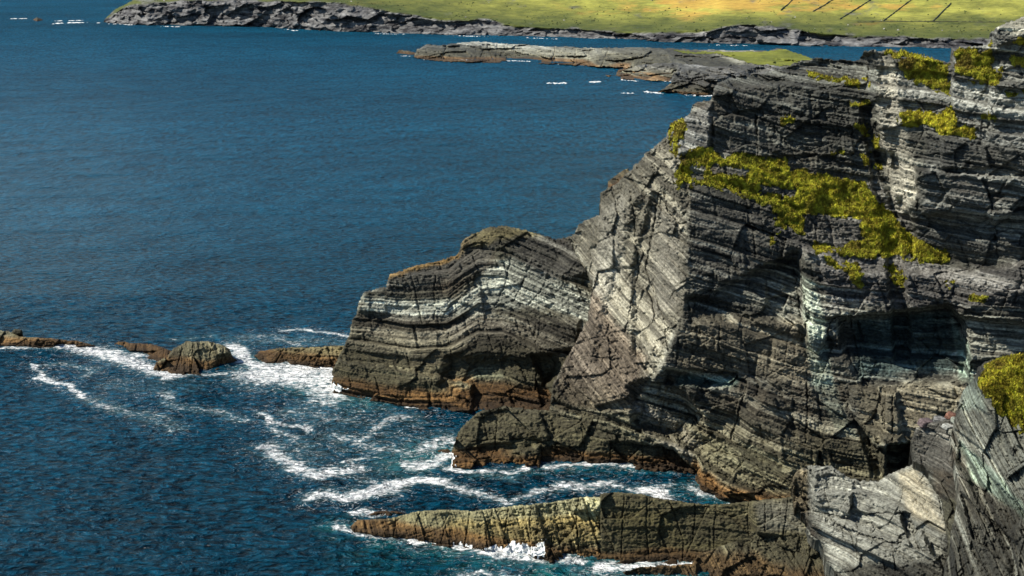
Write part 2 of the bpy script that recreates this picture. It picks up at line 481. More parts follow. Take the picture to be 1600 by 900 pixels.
feats = [
    # upper-left block steps
    ([(1112, 120), (1240, 85), (1360, 85), (1372, 150), (1368, 160), (1240, 130), (1112, 140)], 4.0, 5, 0, -.2),
    ([(1113, 180), (1180, 178), (1182, 240), (1115, 238)], -1.2, 2),
    ([(1182, 176), (1330, 195), (1335, 240), (1182, 245)], -2.0, 2),
    ([(1040, 215), (1075, 180), (1110, 160), (1108, 235), (1060, 240)], -2.5, 4),
    # block right of the gully: its left flank catches the sun
    ([(1352, 76), (1400, 76), (1440, 84), (1485, 97), (1487, 60), (1720, -40), (1720, 340), (1600, 345), (1500, 335), (1425, 340), (1400, 330), (1372, 240), (1362, 150)], -7.5, 8, 0, .03),
    ([(1345, 170), (1368, 160), (1385, 250), (1402, 340), (1418, 470), (1422, 560), (1398, 560), (1385, 400), (1362, 280)], 3.5, 4),
    ([(1355, 78), (1392, 80), (1400, 200), (1440, 300), (1405, 330), (1375, 250), (1362, 150)], 3, 8),
    ([(1487, 74), (1545, 68), (1560, 40), (1720, -20), (1720, 330), (1545, 300), (1530, 200), (1488, 190)], -3.5, 3, 0, .02),
    ([(1545, 130), (1720, 120), (1720, 300), (1590, 270), (1545, 215)], -3, 4, 0, .02),
    ([(1548, 45), (1720, -30), (1720, 60), (1600, 62), (1560, 72)], -3.5, 4),
    # layered wall of horizontal beds
    ([(1470, 215), (1540, 230), (1545, 262), (1470, 262)], -2.0, 2),
    ([(1430, 265), (1720, 290), (1720, 330), (1590, 325), (1545, 360), (1450, 345), (1432, 310)], -4.0, 3, 0, .05),
    ([(1545, 330), (1600, 330), (1720, 340), (1720, 410), (1560, 380)], -3.0, 3),
    ([(1365, 235), (1400, 235), (1415, 320), (1432, 370), (1425, 400), (1400, 340)], 4.0, 6),
    # step with pale mineral flank
    ([(1262, 385), (1345, 425), (1482, 425), (1720, 400), (1720, 520), (1500, 495), (1480, 478), (1350, 492), (1300, 500), (1280, 560), (1262, 540), (1250, 420)], -4.0, 5),
    ([(1310, 500), (1480, 478), (1505, 500), (1512, 590), (1440, 602), (1350, 606), (1320, 560)], 6.5, 7, .02, -.05),
    ([(1330, 604), (1440, 600), (1512, 590), (1515, 700), (1440, 700), (1370, 700), (1330, 640)], -2.5, 4, 0, -.03),
    ([(1375, 600), (1400, 600), (1412, 760), (1378, 760)], -2.5, 5),
    ([(1385, 694), (1445, 690), (1450, 760), (1385, 760)], 8.0, 2),
    # lower wall recesses and ledges
    ([(1040, 575), (1150, 585), (1140, 605), (1040, 598)], 4.0, 5),
    ([(1075, 470), (1250, 395), (1262, 500), (1150, 495), (1080, 500)], 4.5, 10),
    ([(985, 600), (1045, 590), (1095, 650), (1060, 690), (990, 660)], 3.5, 8),
    ([(1070, 600), (1250, 590), (1330, 640), (1380, 760), (1240, 760), (1180, 700), (1100, 680)], -1.5, 8),
    ([(1092, 745), (1096, 700), (1240, 735), (1250, 800), (1090, 800)], -3.5, 5),
    ([(930, 340), (1000, 300), (960, 420), (925, 560), (905, 420)], -2.0, 10),
    ([(990, 420), (1020, 300), (1040, 300), (1030, 420), (1010, 560), (990, 560)], 2.2, 6),
]
PG = (.235, .225, .205); TE = (.10, .155, .145); OL = (.105, .09, .055); BR = (.13, .095, .07); DG = (.045, .043, .043)
tints = [
    ([(935, 300), (1050, 200), (1075, 300), (1075, 480), (1030, 580), (940, 640), (925, 440), (890, 372)], (.165, .150, .122), .85, 12, .65),
    ([(940, 330), (980, 290), (970, 420), (940, 520), (925, 430)], (.25, .235, .21), .6, 10, .5),
    ([(1020, 330), (1065, 330), (1065, 470), (1020, 500)], (.20, .185, .165), .5, 10, .5),
    ([(920, 450), (1010, 560), (1000, 640), (870, 640), (860, 600)], (.10, .075, .058), .75, 10, .7),
    ([(1040, 205), (1110, 160), (1110, 235), (1060, 240)], (.15, .148, .15), .7, 6),
    ([(1113, 95), (1370, 90), (1360, 240), (1115, 235)], (.066, .067, .063), .7, 10, .8),
    ([(1372, 80), (1400, 100), (1435, 300), (1405, 340), (1375, 240)], (.30, .28, .245), .9, 5, .5),  # left flank of the gully block lightened in the tint, as if sunlit
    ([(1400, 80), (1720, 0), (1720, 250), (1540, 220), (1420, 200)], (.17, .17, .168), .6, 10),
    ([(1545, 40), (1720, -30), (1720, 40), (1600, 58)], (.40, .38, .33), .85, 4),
    ([(1450, 215), (1720, 200), (1720, 420), (1560, 400), (1430, 380)], (.13, .132, .135), .5, 10),
    ([(1085, 490), (1250, 500), (1290, 520), (1260, 600), (1150, 580), (1050, 590)], (.19, .165, .125), .75, 12),
    ([(1260, 380), (1480, 420), (1720, 400), (1720, 480), (1500, 480), (1300, 480)], (.15, .14, .145), .6, 10),
    ([(1250, 430), (1275, 440), (1298, 560), (1300, 600), (1270, 600)], (.27, .30, .26), .8, 5),
    ([(1265, 595), (1300, 590), (1335, 680), (1310, 670)], (.22, .27, .245), .75, 5),
    ([(1330, 500), (1480, 490), (1490, 580), (1340, 590)], (.05, .085, .09), .75, 10),
    ([(1488, 500), (1512, 540), (1520, 600), (1500, 600)], (.21, .27, .24), .85, 4),
    ([(1335, 605), (1510, 597), (1510, 700), (1345, 690)], (.19, .165, .12), .7, 10),
    ([(1060, 588), (1160, 590), (1150, 605), (1060, 602)], TE, .8, 5),
    ([(990, 630), (1040, 640), (1095, 690), (1080, 720), (1010, 690)], (.20, .19, .21), .75, 8),
    ([(1100, 690), (1180, 700), (1240, 730), (1200, 750), (1110, 715)], (.13, .155, .125), .6, 8),
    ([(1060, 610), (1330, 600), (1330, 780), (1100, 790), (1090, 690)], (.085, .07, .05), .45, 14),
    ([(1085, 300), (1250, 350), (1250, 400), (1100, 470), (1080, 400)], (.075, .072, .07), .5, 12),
    ([(1130, 230), (1380, 290), (1480, 430), (1260, 400), (1190, 330)], (.15, .14, .14), .5, 10),
]
finpoly = [(880, 372), (937, 290), (1050, 195), (1055, 240), (1072, 300), (1077, 400), (1070, 480), (1040, 560), (985, 640), (900, 640), (855, 620)]
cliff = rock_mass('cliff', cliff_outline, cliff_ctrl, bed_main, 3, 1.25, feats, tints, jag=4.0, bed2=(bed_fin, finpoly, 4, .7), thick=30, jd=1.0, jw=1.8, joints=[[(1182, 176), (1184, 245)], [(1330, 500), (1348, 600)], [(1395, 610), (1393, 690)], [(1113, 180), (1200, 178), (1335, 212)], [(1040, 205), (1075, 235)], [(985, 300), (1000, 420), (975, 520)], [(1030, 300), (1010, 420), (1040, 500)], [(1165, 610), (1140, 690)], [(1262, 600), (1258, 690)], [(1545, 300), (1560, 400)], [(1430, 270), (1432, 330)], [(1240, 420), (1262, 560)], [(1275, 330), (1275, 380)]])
tag(cliff, kind='structure')

# ------------------------------------------------------------------ promontory
prom_outline = [(517, 622), (519, 575), (533, 548), (545, 522), (545, 505), (556, 490), (562, 470), (568, 456), (600, 448), (608, 428), (640, 418), (680, 407),
                (717, 398), (722, 375), (735, 365), (765, 353), (800, 353), (830, 362), (868, 372), (890, 368), (950, 330), (985, 420), (985, 690),
                (880, 690), (740, 665), (690, 650), (640, 645), (600, 640), (560, 632)]
prom_ctrl = [w(500, 600), w(520, 602), w(560, 611), w(620, 620), w(690, 625), w(730, 638), w(860, 645), (860, 720, 229), (500, 640, 247.3), (560, 650, 244), (690, 670, 237.5),
             (540, 545, 250.5), (545, 500, 253), (562, 455, 255.5), (608, 428, 258), (717, 398, 260), (765, 350, 263), (890, 362, 256), (990, 350, 247), (990, 690, 214),
             (850, 450, 248), (900, 560, 235), (700, 520, 247), (640, 480, 252)]
pf = [([(700, 560), (790, 560), (860, 560), (905, 590), (900, 640), (740, 635), (690, 600)], 4.0, 10),
      ([(770, 350), (900, 365), (925, 430), (880, 440), (800, 400), (740, 380)], -3.0, 8),
      ([(520, 560), (600, 572), (690, 590), (740, 600), (735, 645), (510, 640)], -3.5, 4),
      ([(835, 500), (905, 500), (900, 560), (850, 590), (835, 560)], -1.5, 5),
      ([(830, 555), (895, 545), (900, 590), (850, 600)], 4.0, 5),
      ([(855, 600), (890, 560), (920, 560), (930, 640), (870, 640)], -4.0, 4)]
pt = [([(565, 460), (650, 470), (720, 470), (760, 420), (800, 400), (860, 430), (920, 470), (925, 500), (860, 480), (780, 480), (720, 495), (640, 500), (565, 485)], (.30, .305, .275), .85, 8),
      ([(600, 425), (720, 400), (780, 370), (760, 420), (650, 455), (570, 455)], (.105, .10, .092), .7, 8),
      ([(735, 360), (800, 350), (850, 365), (800, 372), (740, 385)], (.22, .18, .08), .6, 5),
      ([(790, 372), (900, 372), (930, 430), (860, 440), (800, 400)], (.07, .066, .064), .7, 8),
      ([(600, 424), (640, 414), (720, 396), (720, 404), (640, 426), (605, 436)], (.34, .20, .06), .7, 3),
      ([(722, 372), (735, 364), (735, 380), (722, 398)], (.34, .25, .13), .6, 3),
      ([(545, 530), (640, 548), (740, 565), (735, 575), (640, 560), (545, 545)], (.26, .255, .24), .6, 5),
      ([(525, 570), (600, 590), (740, 605), (735, 630), (520, 600)], (.12, .105, .055), .7, 8),
      ([(740, 555), (790, 560), (790, 590), (740, 600)], TE, .6, 6),
      ([(555, 490), (900, 500), (900, 600), (545, 545)], (.050, .040, .032), .65, 10, 1.0),
      ([(905, 370), (985, 330), (985, 450), (925, 440)], (.17, .16, .145), .5, 8)]
prom = rock_mass('headland', prom_outline, prom_ctrl, bed_prom, 40, 1.25, pf, pt, jag=4.5, blocky=.6, amp=.8, bedamp=.85, thick=22, joints=[[(832, 402), (822, 430), (800, 470)], [(800, 395), (790, 440), (772, 480)], [(680, 430), (678, 500)], [(675, 585), (672, 640)], [(835, 500), (840, 560), (836, 610)], [(860, 432), (825, 476)], [(782, 370), (775, 420)], [(700, 520), (706, 580)], [(565, 460), (590, 440)]],
                 base=(.080, .074, .056), pale=(.38, .37, .32), dark=(.018, .017, .013))
tag(prom, 'banded grey headland with wavy pale strata, jutting left into the sea from the cliff', 'headland')

# ------------------------------------------------------------------ tidal ledge below the fin
ledge_outline = [(703, 745), (705, 705), (715, 672), (735, 652), (752, 641), (790, 634), (850, 640), (900, 640), (960, 640), (1010, 655), (1060, 690), (1098, 705), (1100, 770),
                 (960, 760), (800, 760)]
ledge_ctrl = [w(690, 728), w(705, 728), w(800, 733), w(900, 725), w(960, 722), w(1040, 729), w(1100, 740), (700, 770, 203), (900, 780, 203), (1100, 780, 199),
              (735, 650, 213), (850, 630, 215), (930, 625, 213), (1060, 670, 208), (1110, 690, 203), (820, 690, 206), (960, 680, 206)]
lf = [([(845, 700), (870, 695), (900, 705), (930, 735), (845, 745)], 1.6, 3),
      ([(735, 700), (800, 690), (800, 680), (845, 690), (830, 700), (760, 712)], 1.5, 5),
      ([(700, 715), (760, 718), (760, 745), (700, 745)], -1.2, 3)]
ledge = rock_mass('rock_ledge', ledge_outline, ledge_ctrl, bed_out, 61, 1.25, lf, [([(700, 640), (1000, 640), (1000, 740), (700, 740)], (.095, .085, .052), .55, 8)],
                  jag=3.0, bedamp=.4, blocky=1.1, thick=12, ah=.6, joints=[[(778, 638), (772, 700), (765, 740)], [(846, 700), (848, 738)], [(752, 645), (762, 690)], [(905, 650), (915, 700), (910, 735)], [(960, 650), (950, 735)], [(735, 690), (820, 684), (880, 700)], [(1000, 650), (1005, 735)]], base=(.085, .076, .052), pale=(.20, .18, .12), dark=(.032, .028, .02))
tag(ledge, 'olive brown rock ledge under the cliff, white foam breaking on its left end', 'rock ledge')

# ------------------------------------------------------------------ foreground ridge reaching left into the water
ridge_outline = [(546, 822), (558, 812), (610, 809), (655, 798), (690, 796), (740, 798), (800, 790), (860, 784), (900, 777), (948, 775), (948, 895),
                 (880, 890), (820, 884), (760, 874), (700, 862), (640, 848), (590, 840), (550, 834)]
ridge_ctrl = [w(535, 827), w(550, 829), w(640, 836), w(700, 846), w(760, 856), w(820, 866), w(880, 871), w(960, 876), (545, 870, 177), (700, 900, 173), (960, 930, 167),
              (546, 818, 178.5), (610, 806, 179), (655, 796, 179), (740, 796, 176), (860, 782, 175), (960, 772, 173), (540, 800, 179), (880, 820, 171.5), (720, 822, 175.5)]
ridge = rock_mass('rock_ridge', ridge_outline, ridge_ctrl, bed_ridge, 83, 1.1, [([(895, 776), (940, 776), (940, 800), (895, 800)], -1.5, 2)],
                  [([(640, 795), (938, 776), (938, 815), (700, 826), (600, 818)], (.33, .31, .19), .85, 6, .6),
                   ([(700, 815), (938, 805), (938, 850), (820, 850), (700, 835)], (.24, .165, .05), .75, 6, .6)],
                  jag=2.0, bedamp=.6, blocky=.8, thick=9, ah=.5, joints=[[(735, 790), (733, 815), (726, 852)], [(772, 790), (760, 830), (762, 860)], [(795, 790), (785, 862)], [(832, 785), (828, 820), (834, 868)], [(660, 796), (650, 818), (652, 842)], [(700, 795), (697, 820), (688, 850)], [(872, 780), (866, 810), (858, 874)], [(905, 776), (900, 800), (905, 874)], [(620, 805), (615, 838)]], base=(.13, .11, .07), pale=(.28, .26, .18), dark=(.04, .032, .02), alg=.85)
tag(ridge, 'long low ridge of yellowish jointed rock tapering leftward to a point in the sea', 'rock ridge')

# block joined to it
def bed_block(x, y, z):
    return z + .5 * fbm(x * .1, y * .1, z * .1, 3, 82), x
blk_outline = [(937, 772), (965, 768), (1010, 773), (1060, 783), (1110, 788), (1170, 783), (1220, 778), (1258, 770), (1330, 800), (1360, 930), (932, 930), (936, 872)]
blk_ctrl = [w(930, 876), w(1000, 877), w(1090, 874), (930, 940, 167.3), (1090, 940, 166.5), (937, 768, 172.5), (1060, 780, 172), (1170, 780, 170), (1260, 765, 169),
            (1350, 790, 165), (1360, 940, 158), (1200, 900, 163.5)]
blk = rock_mass('rock_wall', blk_outline, blk_ctrl, bed_block, 97, 1.2,
                [([(1170, 785), (1260, 770), (1300, 800), (1300, 850), (1180, 835)], -1.8, 6)],
                [([(937, 770), (1160, 780), (1160, 860), (937, 870)], (.085, .074, .038), .7, 8), ([(960, 800), (1040, 800), (1080, 850), (1150, 840), (1150, 858), (1000, 858), (950, 840)], (.16, .135, .05), .6, 8),
                 ([(1180, 790), (1240, 780), (1260, 830), (1190, 830)], (.17, .165, .15), .6, 8)],
                jag=2.0, bedamp=.3, blocky=.75, amp=.5, thick=9, base=(.10, .088, .05), pale=(.2, .18, .11), dark=(.04, .034, .02), alg=.8, ah=.5,
                joints=[[(1012, 770), (1010, 820), (1014, 872)], [(1045, 783), (1060, 820), (1067, 842), (1067, 876)], [(1085, 786), (1086, 820), (1082, 850)], [(1118, 786), (1115, 862)], [(1170, 782), (1168, 832)], [(1195, 780), (1196, 830)], [(1232, 775), (1222, 850), (1255, 905)], [(975, 772), (970, 870)]])
tag(blk, 'square olive brown rock wall with pale joints, rising from the sea right of the low ridge', 'rock wall')

low_outline = [(972, 893), (1000, 886), (1082, 880), (1090, 866), (1130, 852), (1160, 842), (1170, 832), (1215, 828), (1290, 842), (1350, 860), (1360, 960), (965, 960)]
low_ctrl = [w(965, 898), (1082, 878, 164.5), (1160, 838, 166), (1215, 825, 166), (1350, 850, 161), (1360, 960, 150), (965, 960, 160), (1150, 960, 156)]
low = rock_mass('shore_rock', low_outline, low_ctrl, bed_slab, 113, 1.2, [([(975, 886), (1090, 880), (1090, 960), (975, 960)], -.8, 2)],
                [([(1150, 840), (1300, 830), (1300, 900), (1180, 900)], (.13, .12, .085), .6, 8)],
                jag=2.5, bedamp=.8, blocky=1.0, thick=6, scale=.6, base=(.09, .082, .055), pale=(.23, .22, .16), dark=(.03, .026, .018), alg=.7)
tag(low, 'dark low shore rock in front of the square brown rock wall, bottom edge', 'rock')

# ------------------------------------------------------------------ foreground outcrop
out_outline = [(1240, 775), (1238, 745), (1250, 731), (1268, 726), (1302, 727), (1314, 738), (1330, 748), (1373, 752), (1382, 744), (1400, 737), (1420, 727), (1432, 716), (1438, 705),
               (1460, 700), (1520, 700), (1540, 960), (1352, 960), (1318, 905), (1290, 880), (1284, 850), (1262, 835), (1258, 805), (1240, 795)]
out_ctrl = [(1230, 740, 163), (1240, 860, 157), (1260, 960, 148), (1270, 725, 162), (1300, 727, 161.5), (1375, 750, 158), (1432, 712, 155), (1530, 690, 148), (1350, 850, 150),
            (1350, 960, 141), (1450, 850, 144), (1540, 960, 132), (1262, 740, 159.5), (1285, 800, 156.5)]
of = [([(1238, 730), (1262, 728), (1268, 800), (1245, 800)], 2.0, 3),
      ([(1270, 726), (1300, 727), (1335, 755), (1325, 810), (1270, 800)], -1.2, 3),
      ([(1262, 800), (1300, 815), (1400, 850), (1440, 830), (1480, 900), (1480, 960), (1270, 960)], -2.2, 5),
      ([(1405, 800), (1420, 800), (1438, 860), (1420, 850)], 1.6, 2)]
outc = rock_mass('outcrop', out_outline, out_ctrl, bed_out, 131, 1.15, of,
                 [([(1265, 725), (1440, 710), (1480, 800), (1470, 880), (1300, 880), (1265, 800)], (.34, .335, .31), .85, 8, .6),
                  ([(1236, 730), (1262, 735), (1262, 800), (1240, 800)], (.24, .19, .12), .7, 3),
                  ([(1400, 740), (1435, 730), (1480, 830), (1420, 800)], (.27, .235, .18), .6, 8)],
                 jag=4.5, bedamp=1.0, blocky=.8, amp=1.0, thick=8, alg=.0, scale=.7, joints=[[(1405, 795), (1416, 820), (1415, 842), (1395, 846)], [(1420, 820), (1437, 860)], [(1335, 752), (1332, 790), (1325, 800)], [(1340, 812), (1340, 872)], [(1362, 818), (1362, 850)], [(1392, 840), (1398, 890)], [(1385, 745), (1420, 770), (1450, 800)], [(1437, 710), (1460, 760), (1483, 830)], [(1330, 800), (1350, 806), (1410, 800)]])
tag(outc, 'pale grey fractured rock outcrop with a dished crest, lower right foreground', 'rock outcrop')

stack_outline = [(1428, 722), (1424, 690), (1431, 668), (1450, 660), (1478, 655), (1512, 650), (1518, 800), (1530, 940), (1488, 940), (1482, 860), (1470, 780), (1445, 730)]
stack_ctrl = [(1420, 650, 152), (1430, 665, 151), (1425, 720, 151), (1520, 645, 146), (1520, 800, 138), (1475, 780, 144), (1530, 940, 128), (1480, 950, 131), (1470, 690, 147.5)]
stack = rock_mass('rock_stack', stack_outline, stack_ctrl, bed_out, 149, 1.1, [],
                  [([(1425, 655), (1500, 655), (1490, 740), (1430, 720)], (.18, .17, .16), .8, 6), ([(1470, 780), (1500, 780), (1500, 940), (1470, 940)], (.17, .16, .11), .6, 6)],
                  jag=2.5, bedamp=.6, blocky=1.0, amp=.7, thick=6, alg=0, scale=.5)
tag(stack, 'rounded purplish grey rock stack carrying loose stones, between the pale outcrop and the slanting slab', 'rock stack')

slab_outline = [(1470, 960), (1478, 880), (1492, 800), (1497, 760), (1488, 715), (1486, 680), (1494, 640), (1503, 612), (1524, 590), (1528, 572), (1545, 562), (1600, 552), (1720, 552), (1720, 960)]
slab_ctrl = [(1465, 960, 124), (1480, 860, 133), (1490, 760, 138), (1484, 680, 141), (1500, 610, 142), (1526, 570, 142), (1600, 545, 138), (1720, 545, 130),
             (1535, 610, 134), (1560, 700, 128), (1600, 800, 119), (1720, 960, 100), (1560, 900, 119), (1720, 700, 116)]
sf = [([(1500, 690), (1600, 800), (1640, 860), (1600, 830), (1520, 760), (1495, 720)], 1.4, 2),
      ([(1500, 770), (1590, 850), (1590, 900), (1520, 840)], 2.2, 3),
      ([(1580, 830), (1640, 770), (1700, 800), (1700, 960), (1590, 960)], -2.5, 4)]
slab = rock_mass('rock_slab', slab_outline, slab_ctrl, bed_slab, 163, 1.1, sf,
                 [([(1500, 600), (1720, 700), (1720, 800), (1600, 790), (1495, 690)], (.27, .275, .25), .75, 10, .65),
                  ([(1500, 690), (1560, 740), (1600, 790), (1600, 810), (1520, 750)], (.20, .26, .22), .6, 4),
                  ([(1505, 600), (1530, 590), (1540, 640), (1500, 640)], (.24, .28, .25), .7, 5),
                  ([(1500, 740), (1590, 800), (1590, 850), (1510, 800)], (.06, .055, .045), .7, 6)],
                 jag=2.5, bedamp=1.3, blocky=1.0, amp=.9, thick=8, alg=0, scale=.75)
tag(slab, 'grey rock slab with strata slanting down to the right, under the grass cap at the right edge', 'rock slab')

# ------------------------------------------------------------------ low sea rocks at left
def sea_rock(outline, ctrl, seed, label, tnt, blocky=1.2, thick=5, name='sea_rock', step=1.0, bedf=bed_ridge, bedamp=.35, jag=1.6, joints=()):
    o = rock_mass(name, outline, ctrl, bedf, seed, step, (), tnt, jag=jag, bedamp=bedamp, blocky=blocky, amp=.5, thick=thick, ah=.62, joints=joints,
                  base=(.10, .085, .055), pale=(.24, .22, .16), dark=(.03, .025, .018), alg=.9)
    return tag(o, label, 'rock')
sea_rock([(236, 585), (244, 566), (262, 556), (270, 544), (284, 537), (290, 533), (318, 533), (326, 532), (350, 539), (359, 545), (364, 557), (378, 567), (408, 574), (400, 592), (320, 594), (240, 590)],
         [w(250, 578), w(320, 582), w(400, 574), (270, 545, 263), (300, 530, 262), (352, 538, 262), (320, 610, 255), (372, 562, 262), (250, 600, 256), (400, 600, 257)],
         181, 'largest sea rock left of the headland, flat topped with pale jointed crown', [([(275, 545), (300, 530), (352, 538), (360, 560), (290, 565)], (.24, .22, .17), .8, 4)], joints=[[(302, 530), (300, 580)], [(330, 533), (328, 560)], [(350, 536), (345, 570)], [(285, 545), (275, 580)]])
sea_rock([(166, 545), (185, 533), (205, 535), (240, 537), (262, 545), (285, 556), (280, 580), (255, 575), (215, 558)],
         [w(160, 545), w(220, 554), w(275, 575), (180, 530, 276), (240, 535, 273), (290, 545, 268), (200, 590, 267), (290, 600, 257)],
         187, 'brown weedy sea rock adjoining the largest one on its left', [([(166, 530), (290, 535), (280, 580), (180, 560)], (.07, .045, .015), .7, 4)], blocky=.9)
sea_rock([(396, 556), (405, 548), (440, 543), (500, 541), (535, 538), (560, 545), (560, 590), (520, 578), (450, 573), (410, 568)],
         [w(390, 560), w(420, 568), w(500, 571), w(560, 575), (396, 552, 267), (440, 541, 266), (540, 535, 265), (450, 600, 259), (560, 600, 257), (560, 530, 264)],
         193, 'flat rust coloured rock between the largest sea rock and the headland', [([(396, 540), (560, 535), (560, 570), (400, 570)], (.13, .085, .03), .7, 4)], bedf=bed_out)
sea_rock([(-60, 545), (-40, 525), (0, 516), (15, 517), (30, 525), (80, 528), (125, 533), (152, 541), (110, 545), (60, 546), (0, 548)],
         [w(-70, 545), w(0, 541), w(80, 541), w(155, 541), (0, 514, 279), (30, 523, 276), (125, 531, 275.5), (0, 570, 272), (150, 570, 272), (-60, 520, 280)],
         199, 'long thin reef of dark rock at the left edge of the water', [([(-60, 510), (20, 510), (20, 530), (-60, 530)], (.10, .105, .10), .7, 3)], bedf=bed_out, thick=4)
sea_rock([(16, 520), (22, 513), (34, 514), (36, 520), (28, 524)], [w(10, 530, 2.5), (22, 512, 276), (40, 516, 276), (40, 530, 275), (10, 515, 276)],
         203, 'small dark boulder perched on the thin reef at the left edge', [([(10, 505), (40, 505), (40, 530), (10, 530)], (.03, .03, .03), .9, 3)], jag=.8, thick=2)
sea_rock([(570, 806), (585, 799), (610, 797), (635, 799), (642, 805), (600, 812)], [w(570, 806), w(640, 808), (600, 795, 185), (640, 797, 185), (570, 797, 185), (600, 830, 183)],
         207, 'small brown rock just behind the tip of the low ridge', [([(560, 790), (650, 790), (650, 815), (560, 815)], (.06, .035, .012), .9, 3)], jag=1.0, thick=2)
sea_rock([(950, 283), (964, 272), (974, 265), (982, 262), (995, 300), (950, 300)], [w(930, 290), w(1000, 290), (950, 262, 505), (990, 256, 510), w(960, 310), (930, 260, 505), (1000, 256, 510)],
         211, 'brown rock tip showing behind the cliff edge above the water', [([(930, 250), (990, 250), (990, 300), (930, 300)], (.08, .055, .035), .9, 3)], jag=1.0, thick=8)
sea_rock([(676, 712), (683, 703), (700, 700), (708, 710), (700, 716)], [w(676, 711), w(708, 712), (690, 698, 210), (708, 700, 209.5), (690, 730, 207)],
         213, 'small wet rock half under the foam beside the rock ledge', [([(660, 690), (720, 690), (720, 725), (660, 725)], (.03, .028, .03), .9, 3)], jag=.8, thick=2)

# ------------------------------------------------------------------ loose stones on the stack
def stone(px, py, Y, sx, sy, sz, col, seed, label, rz):
    import bmesh
    bm = bmesh.new(); bmesh.ops.create_icosphere(bm, subdivisions=3, radius=1)
    V = np.array([v.co[:] for v in bm.verts])
    f, e = facet(V[:, 0] * .9 + seed, V[:, 1] * .9, V[:, 2] * .9, seed)
    V = np.clip(V * 1.25, -.82, .82) * (1 + .22 * f[:, None])
    V = V * np.array((sx, sy, sz))
    Fc = np.array([[v.index for v in fa.verts] for fa in bm.faces]); bm.free()
    x, y, z = place(px, py, Y)
    o = mesh_obj('stone', V, None, ROCK, np.tile(np.array(col), (len(V), 1)), V, tris=Fc)
    o.location = (x, y, z); o.rotation_euler = (.1, .15, rz)
    return tag(o, label, 'stone', 'loose stones on the rock stack')
stone(1448, 661, 150.0, 1.3, .9, .6, (.13, .10, .10), 3, 'flat reddish stone at the left end of the pile on the rock stack', .2)
stone(1468, 656, 149.5, 1.0, .8, .4, (.19, .19, .18), 5, 'small grey stone next right of the flat reddish stone', -.3)
stone(1483, 667, 146.6, 1.2, .7, .35, (.32, .33, .30), 8, 'palest flat stone, at the front of the pile on the rock stack', .4)
stone(1487, 650, 148.5, 1.0, .8, .5, (.20, .10, .07), 9, 'rust red stone at the back of the pile on the rock stack', .9)
stone(1496, 658, 146.8, .9, .7, .45, (.22, .24, .20), 12, 'greenish grey stone at the right end of the pile', .1)
stone(1493, 676, 145.6, 1.1, .8, .4, (.20, .20, .16), 14, 'lowest grey stone, in the gap right of the rock stack', -.5)

